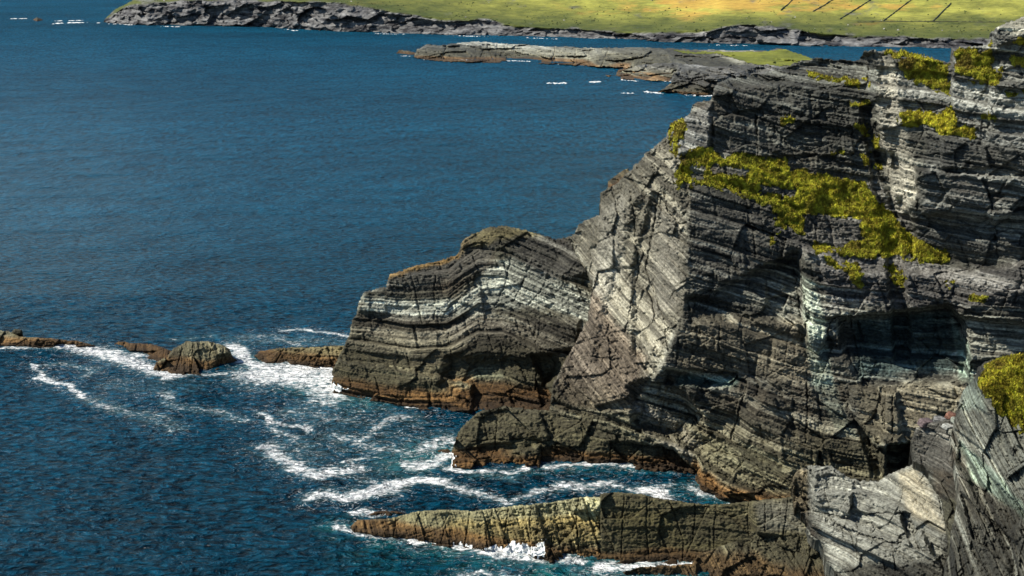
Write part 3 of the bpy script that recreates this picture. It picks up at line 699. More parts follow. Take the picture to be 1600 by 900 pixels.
# ------------------------------------------------------------------ grass on the ledges
def grass_patch(mass, polys, holes, seed, label, lift=.9, dens=1.0, name='grass'):
    M = MASSES[mass]
    px, py, Y, keep = M['px'], M['py'], M['Y'], M['keep']
    xs = [p[0] for q in polys for p in q]; ys = [p[1] for q in polys for p in q]
    c0 = np.searchsorted(px[0], min(xs) - 8); c1 = np.searchsorted(px[0], max(xs) + 8)
    r0 = np.searchsorted(py[:, 0], min(ys) - 8); r1 = np.searchsorted(py[:, 0], max(ys) + 8)
    sl = (slice(max(r0, 0), r1), slice(max(c0, 0), c1))
    px, py, Y, keep = px[sl], py[sl], Y[sl], keep[sl]
    # smooth the rock beneath so that the turf bridges small gaps
    Ys = Y.copy()
    for _ in range(6):
        q = np.pad(Ys, 1, mode='edge')
        Ys = (q[:-2, 1:-1] + q[2:, 1:-1] + q[1:-1, :-2] + q[1:-1, 2:] + 2 * Ys) / 6
    X, YY, Z = place(px, py, Ys)
    wx, wy = warp(px, py, 9, .045, seed)
    wx = wx + 5 * fbm(px * .14, py * .14, 0 * px, 3, seed, .7); wy = wy + 5 * fbm(px * .14, py * .14, 0 * px, 3, seed + 2, .7)
    D = np.full(px.shape, -60.0)
    for q in polys: D = np.maximum(D, sdf(wx, wy, q))
    for q in holes: D = np.minimum(D, -sdf(wx, wy, q))
    D = D - 9 * sstep(.02, .45, fbm(X * .45, YY * .45, Z * .45, 4, seed + 4, .65))
    k = (D > 0) & keep
    lump = .75 * fbm(X * 1.2, YY * 1.2, Z * 1.2, 3, seed + 6, .7) + .25 * fbm(X * .25, YY * .25, Z * .25, 2, seed + 8)
    h = lift * .55 * sstep(0, 7, D) * (1 + .8 * lump) - .1
    Y2 = Ys * sstep(0, 6, D) + Y * (1 - sstep(0, 6, D)) - h
    Y2 = np.minimum(Y2, Y - .08)
    P = place(px, py, Y2)
    V = np.stack(P, -1).reshape(-1, 3)
    cn = np.clip(.6 + .8 * fbm(X * .12, YY * .12, Z * .12, 4, seed + 9, .7), 0, 1)[..., None]
    tint = (1 - cn) * np.array((.060, .085, .010)) + cn * np.array((.40, .40, .034))
    br = sstep(.25, .6, fbm(X * .2, YY * .2, Z * .2, 3, seed + 12))[..., None]
    tint = tint * (1 - .6 * br) + .6 * br * np.array((.13, .09, .025))
    mot = sstep(-.3, .3, fbm(X * 1.1, YY * 1.1, Z * 1.1, 4, seed + 15, .75))[..., None]
    tint = tint * (.55 + .9 * mot) * (1 - np.array((.0, .12, 0)) * (1 - mot))
    edge = sstep(5, 0, D)[..., None]
    tint = tint * (1 - .45 * edge) + .45 * edge * np.array((.10, .085, .022))
    idx = np.arange(px.size).reshape(px.shape)
    fk = k[:-1, :-1] & k[1:, :-1] & k[:-1, 1:] & k[1:, 1:]
    q = np.stack([idx[1:, :-1][fk], idx[1:, 1:][fk], idx[:-1, 1:][fk], idx[:-1, :-1][fk]], -1)
    if len(q) == 0: return None
    # tufts: short pointed blades on every lump
    r = np.random.RandomState(seed)
    n = int(len(q) * 2.4 * dens)
    fi = r.randint(0, len(q), n)
    a, b, c, d = (V[q[fi, i]] for i in range(4))
    u = r.rand(n, 1); v = r.rand(n, 1)
    base = a * (1 - u) * (1 - v) + b * u * (1 - v) + c * u * v + d * (1 - u) * v
    T = tint.reshape(-1, 3)[q[fi, 0]]
    cl = vnoise(base[:, 0] * 1.3, base[:, 1] * 1.3, base[:, 2] * 1.3, seed + 2)
    ang = r.rand(n) * 6.283
    hh = (.18 + .26 * r.rand(n)) * (1 + .5 * cl)
    wd = .075 + .06 * r.rand(n)
    lean = (r.rand(n, 2) - .5) * .9
    dx = np.stack([np.cos(ang), np.sin(ang), 0 * ang], -1) * wd[:, None]
    tip = base + np.stack([lean[:, 0] * hh, lean[:, 1] * hh - .1, hh], -1)
    tv = np.stack([base - dx, base + dx, tip], 1).reshape(-1, 3)
    shade = (.55 + .95 * r.rand(n, 1) ** 1.5)
    hue = r.rand(n, 1)
    tc = T * shade * np.concatenate([.9 + .35 * hue, np.ones((n, 1)), .8 + .4 * hue], 1)
    tc = np.repeat(tc, 3, 0)
    used = np.unique(q); rm = np.full(px.size, -1); rm[used] = np.arange(len(used))
    VV = np.concatenate([V[used], tv]); TT = np.concatenate([T0 for T0 in (tint.reshape(-1, 3)[used] * .8, tc)])
    tr = len(used) + np.arange(3 * n).reshape(-1, 3)
    o = mesh_obj(name, VV, rm[q], GRASS, TT, tris=tr)
    return tag(o, label, 'grass', kind='stuff')

grass_patch('cliff', [[(1042, 195), (1068, 185), (1075, 200), (1062, 232), (1110, 228), (1130, 240), (1180, 238), (1260, 262), (1310, 280), (1352, 285), (1380, 320), (1420, 360),
                       (1440, 378), (1480, 392), (1482, 412), (1440, 412), (1400, 402), (1340, 402), (1275, 396), (1265, 372), (1212, 355), (1205, 325), (1150, 305), (1100, 292), (1060, 296), (1048, 270), (1062, 250), (1045, 235)],
                      [(1290, 400), (1340, 412), (1350, 425), (1345, 450), (1335, 440), (1320, 420), (1290, 412)], [(1370, 405), (1420, 430), (1415, 455), (1395, 440)],
                      [(1470, 435), (1500, 440), (1480, 455)], [(1510, 460), (1545, 463), (1540, 476), (1515, 474)], [(1200, 365), (1215, 360), (1212, 385), (1204, 388)]],
            [[(1120, 258), (1170, 268), (1160, 276), (1110, 268)], [(1255, 335), (1300, 340), (1345, 345), (1340, 375), (1300, 385), (1262, 375)], [(1190, 290), (1240, 300), (1235, 308), (1195, 300)], [(1080, 265), (1100, 262), (1100, 280), (1085, 282)]],
            21, 'long bright green grass slope crossing the middle of the cliff, below its dark upper block', lift=1.5)
grass_patch('cliff', [[(1378, 77), (1410, 76), (1440, 84), (1483, 98), (1484, 152), (1450, 140), (1415, 128), (1400, 105), (1405, 90), (1380, 86)]], [], 23,
            'grass cap on the cliff top right of the gully', lift=1.3)
grass_patch('cliff', [[(1492, 76), (1540, 73), (1550, 62), (1555, 100), (1568, 108), (1560, 135), (1520, 130), (1494, 118)]], [], 25,
            'square grass cap on the cliff top block with a straight left edge', lift=1.2)
grass_patch('cliff', [[(1400, 170), (1450, 174), (1490, 165), (1500, 195), (1525, 200), (1525, 215), (1480, 212), (1440, 200), (1402, 195)]], [], 27,
            'grass ledge below the two grass caps on the upper cliff', lift=1.2)
grass_patch('cliff', [[(1262, 112), (1300, 118), (1360, 122), (1360, 138), (1320, 134), (1265, 122)], [(1325, 155), (1360, 155), (1360, 167), (1330, 165)],
                      [(1216, 180), (1242, 182), (1240, 196), (1222, 194)], [(1340, 192), (1356, 188), (1357, 215), (1340, 212)], [(1295, 235), (1320, 236), (1318, 243), (1298, 243)],
                      [(1342, 238), (1358, 232), (1360, 262), (1345, 262)], [(1362, 210), (1374, 210), (1374, 236), (1362, 236)], [(1362, 255), (1378, 258), (1376, 272), (1364, 270)]], [], 29,
            'scattered small grass tufts on the ledges of the dark upper left block', lift=.9)
grass_patch('cliff', [[(1575, 60), (1720, 55), (1720, 78), (1600, 76)], [(1580, 85), (1720, 90), (1720, 115), (1580, 105)], [(1530, 170), (1560, 170), (1562, 186), (1534, 188)], [(1570, 142), (1720, 145), (1720, 155), (1575, 152)]], [], 31,
            'small grass patches among pale rocks at the top right corner', lift=.9)
grass_patch('rock_slab', [[(1532, 570), (1560, 556), (1610, 552), (1720, 552), (1720, 690), (1610, 685), (1590, 678), (1572, 655), (1545, 625), (1528, 600)]], [], 33,
            'thick mossy green grass cap on the rock slab at the right edge', lift=1.0)

# ------------------------------------------------------------------ far land
def far_land():
    shore = [(-300, 20), (160, 35), (200, 38), (300, 40), (440, 43), (460, 47), (600, 51), (700, 54), (800, 56), (900, 60), (1000, 63), (1120, 69), (1300, 71), (1400, 74), (1600, 76), (1900, 80)]
    top = [(150, 40), (165, 26), (180, 14), (205, 2), (235, -25), (330, -60), (700, -130), (1100, -180), (1500, -230), (1900, -260)]
    land_outline = [(160, 45), (163, 30), (180, 14), (203, 2), (235, -22), (330, -60), (700, -130), (1100, -180), (1500, -230), (1900, -260), (1900, 95), (1600, 90), (1400, 88), (1120, 82), (800, 70), (600, 64), (440, 56), (300, 52)]
    crest = [(150, 38), (200, 8), (300, 0), (400, 0), (520, 3), (640, 24), (700, 32), (760, 30), (800, 44), (900, 44), (960, 50), (1100, 50), (1150, 38), (1220, 42), (1280, 56), (1400, 58), (1500, 60), (1600, 62), (1900, 64)]
    step = 1.3
    gx = np.arange(140, 1800, step)
    fy = np.concatenate([np.arange(-260, -8, 9), np.arange(-8, 92, .8)])
    px, py = np.meshgrid(gx, fy)
    sx = np.interp(px, [p[0] for p in shore], [p[1] for p in shore])
    cy = np.broadcast_to(np.convolve(np.pad(np.interp(gx, [p[0] for p in crest], [p[1] for p in crest]), 12, mode='edge'), np.ones(25) / 25, 'valid'), px.shape) + 2.5 * fbm(px * .03, 0 * px, 0 * px, 4, 301)
    def smooth1(a):
        row = a[0]; k = np.ones(61) / 61
        return np.broadcast_to(np.convolve(np.pad(row, 30, mode='edge'), k, 'valid'), a.shape)
    sx = smooth1(sx)
    Ys = seaY(np.minimum(sx, 120))
    # cliff band: steep; then pasture slope rising away
    up = np.clip((sx - py) / np.maximum(sx - cy, 3), 0, 1)
    Ycl = Ys + 22 * up - 8 * (up > 2)
    cyS = np.broadcast_to(np.convolve(np.pad(cy[0], 110, mode='edge'), np.hanning(221) / np.hanning(221).sum(), 'valid'), px.shape)
    pas = np.clip(np.minimum(cy, cyS + 6) - py, 0, None); pas = np.where(pas > 0, np.clip(cyS - py, 0, None), 0)
    Y = Ycl + 7.5 * pas + .006 * pas ** 2
    P = place(px, py, Y)
    x, y, z = (c / 9.0 for c in P)
    rockm = 1 - sstep(-2.0, 2.0, (cy - py) + 3.5 * fbm(px * .06, py * .12, 0 * px, 4, 305))
    f1, e1 = facet(x / 4.5, y / 4.5, z / 1.6, 311)
    f2, e2 = facet(x / 1.3, y / 1.3, z / .6, 317)
    disp = rockm * (22 * f1 + 6 * f2 + 10 * fbm(x * .6, y * .6, z * .6, 3, 319)) + (1 - rockm) * 5 * fbm(x * .25, y * .15, z * .5, 4, 321)
    disp = disp * sstep(0, .15, up + .12)
    P = place(px, py, Y - disp)
    wx, wy = warp(px, py, 2.5, .06, 331)
    D = sdf(wx, wy, land_outline)
    keep = (D > 0)
    # colours
    k = np.clip(.30 + 1.4 * fbm(x * .4, y * .4, z * 2.6, 7, 341, .8), 0, 1)[..., None]
    rc = (1 - k) * np.array((.02, .02, .022)) + k * np.array((.23, .23, .22))
    g = np.clip(.45 + 1.1 * fbm(px * .025, py * .12, 0 * px, 7, 351, .8), 0, 1)[..., None]
    gc = (1 - g) * np.array((.045, .060, .014)) + g * np.array((.17, .175, .035))
    # bracken: broad orange drifts on the upper pasture
    o1 = sstep(.0, .45, fbm(px * .014, py * .09, 0 * px, 6, 361, .72) + .6 * sstep(800, 1100, px) * sstep(1500, 1250, px) * sstep(32, 12, py) - .25)[..., None]
    gc = gc * (1 - .5 * o1) + .5 * o1 * np.array((.26, .13, .03))
    yl = sstep(36, 15, py + 10 * fbm(px * .02, py * .05, 0 * px, 3, 371))[..., None] * sstep(640, 1000, px)[..., None]
    gc = gc * (1 + .9 * yl) + yl * np.array((.05, .03, 0))
    lowg = sstep(18, 3, cy - py + 0 * px)[..., None] * .55
    gc = gc * (1 - lowg) + lowg * np.array((.04, .055, .013))
    # some rock showing in the turf on the left headland
    rr = sstep(.12, .5, fbm(px * .03, py * .09, 0 * px, 5, 381, .65) + .35 * sstep(640, 300, px) - .15)[..., None]
    gc = gc * (1 - rr * .7) + rr * .7 * rc
    c = rc * rockm[..., None] + gc * (1 - rockm[..., None])
    V = np.stack(P, -1).reshape(-1, 3)
    idx = np.arange(px.size).reshape(px.shape)
    fk = keep[:-1, :-1] & keep[1:, :-1] & keep[:-1, 1:] & keep[1:, 1:]
    q = np.stack([idx[1:, :-1][fk], idx[1:, 1:][fk], idx[:-1, 1:][fk], idx[:-1, :-1][fk]], -1)
    used = np.unique(q); rm = np.full(px.size, -1); rm[used] = np.arange(len(used))
    o = mesh_obj('hills', V[used], rm[q], GRASS_FAR, c.reshape(-1, 3)[used])
    tag(o, kind='structure')
    return px, py, Y - disp
FPXG, FPYG, FY = far_land()
def far_at(px, py):
    i = np.clip(np.searchsorted(FPYG[:, 0], py), 0, FPYG.shape[0] - 1); j = np.clip(np.searchsorted(FPXG[0], px), 0, FPXG.shape[1] - 1)
    return FY[i, j]
# gorse and boulders dotted over the far slope
def far_shrubs(n, seed):
    r = np.random.RandomState(seed)
    qx = r.uniform(230, 1790, n * 4); qy = r.uniform(-6, 62, n * 4)
    cr = np.interp(qx, [200, 300, 400, 520, 640, 700, 760, 800, 900, 1100, 1150, 1220, 1280, 1400, 1800], [8, 0, 0, 3, 24, 32, 30, 44, 44, 50, 38, 42, 56, 58, 64])
    dd = cr - qy
    cl = fbm(qx * .03, qy * .15, 0 * qx, 4, seed, .7)
    ok = (dd > 1) & (r.rand(n * 4) < np.exp(-dd / 16) * .9 + .12) & (cl > -.05)
    qx = qx[ok][:n]; qy = qy[ok][:n]; n = len(qx)
    x, y, z = place(qx, qy, far_at(qx, qy))
    sz = .4 + 1.1 * r.rand(n) ** 2
    k = 6
    ang = np.linspace(0, 2 * np.pi, k, endpoint=False)[None] + r.rand(n, 1) * 6
    rad = sz[:, None] * (.6 + .7 * r.rand(n, k))
    ring = np.stack([x[:, None] + 1.5 * rad * np.cos(ang), y[:, None] + rad * np.sin(ang), np.repeat(z[:, None] - .4, k, 1)], -1)
    topv = np.stack([x, y, z + sz * .9], -1)[:, None]
    V = np.concatenate([ring, topv], 1).reshape(-1, 3)
    b0 = np.arange(n)[:, None] * (k + 1); j = np.arange(k)[None]
    T = np.stack([b0 + j, b0 + (j + 1) % k, np.repeat(b0 + k, k, 1)], -1).reshape(-1, 3)
    c = np.where(r.rand(n, 1) < .04, np.array([[.28, .27, .25]]), np.array([[.025, .035, .010]]) * (.6 + 1.6 * r.rand(n, 1)))
    o = mesh_obj('shrubs', V, None, GRASS_FAR, np.repeat(c, k + 1, 0), tris=T)
    tag(o, 'low dark gorse and scattered boulders over the far slope', 'shrubs', kind='stuff')
far_shrubs(1500, 901)
m, nt, b = new_mat('dark_hedge'); b.inputs['Base Color'].default_value = (.055, .06, .022, 1); b.inputs['Roughness'].default_value = .9
HEDGE = m
def field_wall(pts, label, wpx=1.0):
    pts2 = []
    for (x1, y1), (x2, y2) in zip(pts[:-1], pts[1:]):
        n = max(2, int(math.hypot(x2 - x1, y2 - y1) / 2))
        for i in range(n): pts2.append((x1 + (x2 - x1) * i / n, y1 + (y2 - y1) * i / n))
    pts2.append(pts[-1])
    V = []; F = []
    r = random.Random(len(label))
    C = [Vector([float(c) for c in place(x, y, far_at(x, y))]) for x, y in pts2]
    for i, c in enumerate(C):
        tn = (C[min(i + 1, len(C) - 1)] - C[max(i - 1, 0)]); tn.z = 0; tn.normalize()
        nrm = Vector((-tn.y, tn.x, 0)) * wpx * .4 * (.7 + .5 * r.random())
        h = .6 + 1.0 * r.random()
        V += [c - nrm + Vector((0, 0, -2)), c - nrm * .7 + Vector((0, 0, h)), c + nrm * .7 + Vector((0, 0, h)), c + nrm + Vector((0, 0, -2))]
        if i:
            a = 4 * (i - 1); d = 4 * i
            for k in range(3): F.append((a + k, a + k + 1, d + k + 1, d + k))
    F += [(0, 1, 2, 3), (len(V) - 4, len(V) - 3, len(V) - 2, len(V) - 1)]
    o = mesh_obj('field_bank', np.array([v[:] for v in V]), np.array(F), HEDGE)
    return tag(o, label, 'field bank', 'dark banks dividing the far pasture')
field_wall([(1245, -8), (1232, 6), (1220, 16)], 'short dark field bank, leftmost of the slanting ones on the far hill')
field_wall([(1312, -8), (1290, 7), (1270, 18)], 'second slanting dark field bank from the left on the far hill')
field_wall([(1372, -8), (1340, 13), (1312, 30)], 'third slanting dark field bank from the left, running through orange bracken')
field_wall([(1434, -8), (1405, 14), (1380, 33)], 'fourth slanting dark field bank from the left on the far hill')
field_wall([(1486, 5), (1472, 19), (1457, 34)], 'rightmost and darkest slanting field bank on the far hill', 1.7)
field_wall([(1340, 35), (1380, 34), (1460, 34), (1560, 35), (1640, 34)], 'level dark field bank under the slanting ones on the far hill', .35)

# ------------------------------------------------------------------ rocky island in the bay
isl_outline = [(646, 90), (652, 76), (668, 69), (690, 71), (715, 66), (760, 64), (800, 68), (860, 72), (930, 74), (1000, 74), (1040, 75), (1080, 77), (1200, 79), (1215, 74), (1232, 77), (1275, 92),
               (1320, 105), (1320, 130), (1200, 160), (1120, 153), (1040, 150), (1025, 144), (1040, 136), (1050, 128), (1000, 126), (958, 124), (945, 118), (975, 106), (905, 103), (870, 100), (800, 99), (740, 98), (660, 95)]
isl_ctrl = [w(640, 90), w(660, 91), w(740, 93), w(800, 94), w(870, 97), w(905, 100), w(975, 106), w(945, 119), w(1000, 122), w(1050, 126), w(1025, 142), w(1120, 149), w(1320, 160),
            (652, 72, 1150), (715, 62, 1200), (800, 66, 1200), (930, 72, 1170), (1040, 74, 1150), (1200, 78, 1140), (1232, 72, 1150), (1320, 100, 990), (700, 82, 1120), (1000, 88, 1080), (1100, 100, 1000),
            (1150, 120, 880), (1030, 106, 985), (1280, 88, 1060), (990, 108, 980), (1060, 128, 870), (1330, 60, 1150), (640, 60, 1150)]
def bed_isl(x, y, z):
    return z * 1.0 + .08 * x + .2 * fbm(x * .2, y * .2, z * .2, 3, 401), x
isl = rock_mass('island', isl_outline, isl_ctrl, bed_isl, 411, 1.0, (), [([(640, 60), (1320, 60), (1320, 160), (640, 110)], (.15, .15, .14), .75, 4)],
                jag=2.2, bedamp=.8, blocky=2.2, amp=2.0, alg=.8, ah=.45, thick=30, mat=ROCK_FAR, scale=4.0, pale=(.30, .285, .28), jd=6, jw=1.2,
                joints=[[(868, 72), (862, 98)], [(900, 78), (895, 102)], [(760, 70), (770, 94)], [(700, 70), (690, 90)], [(950, 80), (940, 104)]])
tag(isl, 'long low grey rocky island in the bay, green on its right half', 'island')
def bay_rock(outline, ctrl, seed, label, tnt):
    o = rock_mass('sea_rock', outline, ctrl, bed_isl2, seed, 1.0, (), tnt, jag=2.0, bedamp=.9, blocky=2.0, amp=1.2, alg=.9, ah=.45, thick=25, mat=ROCK_FAR, scale=4.0, pale=(.26, .25, .25))
    return tag(o, label, 'rock')
def bed_isl2(x, y, z):
    return z * 1.0 + .22 * x + .05 * y + .2 * fbm(x * .2, y * .2, z * .2, 3, 402), x
bay_rock([(943, 120), (960, 118), (975, 108), (1000, 101), (1060, 98), (1115, 104), (1160, 128), (1050, 132), (1000, 129), (955, 127)],
         [w(940, 121), w(1000, 124), w(1050, 127), w(1160, 129), (975, 107, 960), (1000, 100, 975), (1060, 97, 975), (1130, 104, 960), (1060, 112, 915), (1000, 140, 900), (1160, 150, 880)],
         441, 'dark rock shelf between the grey island and the bay, left of the cliff top', [([(940, 95), (1160, 95), (1160, 130), (940, 130)], (.10, .10, .105), .7, 3)])
bay_rock([(1022, 145), (1046, 133), (1052, 113), (1085, 105), (1200, 100), (1260, 110), (1260, 165), (1120, 156), (1060, 154)],
         [w(1018, 144), w(1060, 147), w(1120, 150), w(1260, 158), (1048, 128, 850), (1054, 111, 870), (1085, 104, 890), (1200, 98, 910), (1270, 105, 900), (1120, 125, 830), (1050, 170, 800), (1260, 180, 780)],
         443, 'dark grey rock point with slanting strata just left of the cliff top block', [([(1020, 95), (1260, 95), (1260, 160), (1020, 160)], (.12, .118, .12), .7, 3)])
# grass of the island
def far_grass(mass, poly, seed, label, col):
    M = MASSES[mass]; px, py, Y = M['px'], M['py'], M['Y']
    Ys = Y.copy()
    for _ in range(8):
        q = np.pad(Ys, 1, mode='edge'); Ys = (q[:-2, 1:-1] + q[2:, 1:-1] + q[1:-1, :-2] + q[1:-1, 2:] + 2 * Ys) / 6
    wx, wy = warp(px, py, 2.5, .08, seed)
    D = sdf(wx, wy, poly)
    k = (D > 0) & M['keep']
    Y2 = np.minimum(Ys, Y) - 3.0
    V = np.stack(place(px, py, Y2), -1).reshape(-1, 3)
    g = np.clip(.5 + .8 * fbm(px * .02, py * .12, 0 * px, 4, seed), 0, 1)[..., None]
    c = (1 - g) * np.array(col[0]) + g * np.array(col[1])
    idx = np.arange(px.size).reshape(px.shape)
    fk = k[:-1, :-1] & k[1:, :-1] & k[:-1, 1:] & k[1:, 1:]
    q = np.stack([idx[1:, :-1][fk], idx[1:, 1:][fk], idx[:-1, 1:][fk], idx[:-1, :-1][fk]], -1)
    used = np.unique(q); rm = np.full(px.size, -1); rm[used] = np.arange(len(used))
    o = mesh_obj('grass', V[used], rm[q], GRASS_FAR, c.reshape(-1, 3)[used])
    return tag(o, label, 'grass', kind='stuff')
far_grass('island', [(1042, 76), (1080, 80), (1200, 80), (1232, 74), (1275, 93), (1240, 104), (1190, 104), (1150, 92), (1120, 84), (1070, 84)], 421, 'smooth green turf on the right half of the rocky island', ((.07, .085, .016), (.19, .20, .03)))
sea_rock([(618, 84), (624, 77), (640, 79), (650, 82), (648, 90), (630, 88)], [w(615, 84), w(650, 86), (624, 76, 1170), (650, 78, 1165), (620, 100, 1130), (650, 100, 1130)],
         431, 'small dark islet off the left tip of the rocky island', [([(610, 70), (660, 70), (660, 95), (610, 95)], (.05, .048, .05), .9, 2)], thick=8, jag=1.5)
sea_rock([(48, 32), (58, 26), (66, 29), (70, 33), (58, 34)], [w(48, 30), w(70, 31), (58, 24, 1750), (45, 24, 1750), (75, 24, 1750), (58, 40, 1680)],
         433, 'tiny dark rock awash far out at the top left', [([(40, 20), (80, 20), (80, 40), (40, 40)], (.03, .028, .03), .9, 2)], thick=8, jag=.8)

# ------------------------------------------------------------------ the sea
def wpt(px, py):
    Y = seaY(py); x, _, _ = place(px, py, Y); return float(x), float(Y)
FOAM = [  # (points px, half-width m, strength)
    ([(50, 568), (60, 588), (85, 600), (108, 604), (132, 619)], .9, 1.0), ([(60, 571), (100, 566), (150, 578), (130, 590)], 1.0, .6),
    ([(100, 541), (150, 548), (190, 562), (240, 578), (275, 586)], 2.6, .95), ([(150, 545), (240, 560)], 2.0, .8), ([(132, 619), (165, 635), (200, 645), (250, 655), (272, 672)], 1.6, .62),
    ([(245, 615), (265, 619), (258, 632), (300, 640), (350, 645), (382, 656)], 1.2, .62), ([(0, 541), (60, 543), (150, 543)], .9, .8),
    ([(362, 540), (385, 565), (430, 574)], 2.2, 1.0), ([(405, 585), (450, 588), (500, 595), (522, 610)], 5.5, .95), ([(440, 575), (520, 580)], 3.5, 1.0), ([(470, 600), (520, 625), (490, 625)], 3.0, .75), ([(262, 585), (330, 586), (400, 580)], 1.0, .75),
    ([(440, 517), (480, 515), (520, 522), (548, 525)], .8, .9), ([(385, 525), (430, 527), (468, 540)], 1.3, .65), ([(270, 530), (330, 524), (380, 530)], 1.0, .5), ([(380, 533), (470, 532), (540, 536)], 2.2, .45),
    ([(405, 645), (420, 655), (425, 662), (478, 663), (487, 677)], .9, .85), ([(430, 670), (455, 682), (470, 692)], 1.0, .75),
    ([(412, 698), (440, 718), (478, 735), (500, 742), (552, 733)], 1.8, .9), ([(420, 700), (470, 695), (480, 720)], 3.0, .5), ([(450, 645), (500, 650), (545, 655)], 2.0, .62), ([(540, 640), (600, 640), (650, 660)], 2.0, .45),
    ([(560, 692), (590, 670), (612, 655), (648, 648)], 1.2, .75), ([(500, 680), (560, 685), (590, 700)], 2.2, .6), ([(640, 635), (672, 633)], .9, .9), ([(535, 724), (590, 713)], .6, .8), ([(480, 640), (590, 620)], 3, .45),
    ([(488, 778), (510, 771), (545, 779), (580, 770), (612, 756), (650, 749), (690, 753)], 1.6, 1.0), ([(560, 772), (610, 760)], 2.0, 1.0), ([(690, 753), (730, 770), (785, 783)], 1.0, .85), ([(545, 745), (590, 752)], 1.2, .55),
    ([(645, 728), (680, 722), (702, 712)], 2.0, .9), ([(665, 700), (690, 688), (708, 690)], 2.2, .85), ([(615, 702), (660, 715)], 1.5, .6), ([(640, 690), (690, 680)], 2.5, .5),
    ([(703, 732), (740, 738), (800, 735), (860, 731), (920, 725), (960, 727), (1010, 731), (1045, 730)], .9, .9), ([(740, 740), (800, 745)], 1.4, .5),
    ([(785, 785), (825, 775), (870, 762), (910, 756), (960, 758), (1010, 766)], .9, .85), ([(880, 760), (960, 757)], 1.3, .85), ([(1000, 764), (1025, 766), (1045, 785)], 1.8, 1.0),
    ([(1075, 760), (1095, 768), (1135, 780)], 1.0, .85), ([(1030, 762), (1050, 758)], .7, .8),
    ([(545, 804), (575, 800), (605, 802)], .7, .9), ([(530, 822), (548, 830), (600, 835), (660, 842)], .7, .9), ([(640, 840), (720, 853), (780, 863), (840, 872), (900, 874)], 1.3, 1.0), ([(760, 862), (850, 872)], 1.8, 1.0),
    ([(720, 900), (760, 894), (800, 902)], .8, .8), ([(940, 884), (1000, 884), (1075, 882)], 1.5, .95), ([(900, 890), (960, 896)], 1.4, .7), ([(650, 850), (720, 860)], 1.5, .55),
    ([(570, 660), (640, 700), (600, 730)], 3.5, .35), ([(500, 660), (540, 700)], 3, .4), ([(180, 600), (300, 605)], 3, .3),
]
AQUA = [([(480, 600), (535, 612), (575, 622)], 4.5, .9), ([(640, 720), (670, 708), (700, 704)], 4, .9), ([(525, 825), (550, 824)], 2.5, .6), ([(600, 845), (700, 865), (820, 882), (940, 892)], 2.6, .6),
        ([(860, 895), (1060, 890)], 4, 1.0), ([(1080, 765), (1120, 778)], 2.5, .7), ([(740, 742), (900, 736), (1030, 735)], 1.5, .4), ([(380, 565), (430, 575)], 3, .6), ([(600, 870), (700, 900)], 6, .3)]
xs = np.concatenate([-np.geomspace(30000, 160, 60), np.arange(-150, 112, .42), np.geomspace(120, 30000, 60)])
ys = np.concatenate([np.array([-3000., -500, -50, 60, 110, 140]), np.arange(155, 320, .42), np.geomspace(322, 50000, 240)])
gx, gy = np.meshgrid(xs, ys)
foam = np.zeros(gx.shape); aqua = np.zeros(gx.shape)
near = (gx > -152) & (gx < 113) & (gy > 154) & (gy < 322)
X = gx[near]; Yv = gy[near]
Xw = X + 2.2 * fbm(X * .22, Yv * .22, 0 * X, 5, 501, .65); Yw = Yv + 2.2 * fbm(X * .22, Yv * .22, 0 * X + 4, 4, 502, .6)
def strokes(lst, soft):
    r = np.zeros(X.shape)
    for pts, hw, st in lst:
        hw = hw * 1.25
        wp = [wpt(*p) for p in pts]
        x0 = min(p[0] for p in wp) - hw * 3 - 3; x1 = max(p[0] for p in wp) + hw * 3 + 3; y0 = min(p[1] for p in wp) - hw * 3 - 3; y1 = max(p[1] for p in wp) + hw * 3 + 3
        mk = (X > x0) & (X < x1) & (Yv > y0) & (Yv < y1)
        d = segdist(Xw[mk], Yw[mk], wp)
        v = st * (1 - sstep(hw * (1 - soft), hw * (1 + 1.2 * soft), d))
        r[mk] = np.maximum(r[mk], v)
    return r
foam[near] = strokes(FOAM, .75)
LACE = [(p, h * 1.3 + 1.4, .7 * st_) for p, h, st_ in FOAM if st_ > .5] + [([(420, 650), (520, 640), (620, 650)], 6, .6), ([(430, 700), (520, 700), (640, 680)], 6, .6), ([(560, 720), (700, 745)], 4, .5), ([(410, 590), (520, 610)], 7, .9),
        ([(60, 560), (160, 590), (280, 640)], 4, .45), ([(700, 700), (640, 720)], 4, .9), ([(560, 640), (700, 650)], 5, .5), ([(380, 530), (540, 530)], 4, .5)]
lace = np.zeros(gx.shape); lace[near] = strokes(LACE, .8)
aqua[near] = strokes(AQUA, .8)
damp = np.exp(-np.maximum(0, gy - 250) / 200.0)
zz = .10 * fbm(gx * .12, gy * .3, 0 * gx, 3, 511) + .09 * vnoise(gx * .45, gy * .9, 0 * gx, 513)
zz = np.where(near, zz, 0) + .12 * foam * vnoise(gx * .8, gy * .8, 0 * gx, 514)
V = np.stack([gx, gy, zz], -1).reshape(-1, 3)
idx = np.arange(gx.size).reshape(gx.shape)
q = np.stack([idx[:-1, :-1], idx[:-1, 1:], idx[1:, 1:], idx[1:, :-1]], -1).reshape(-1, 4)

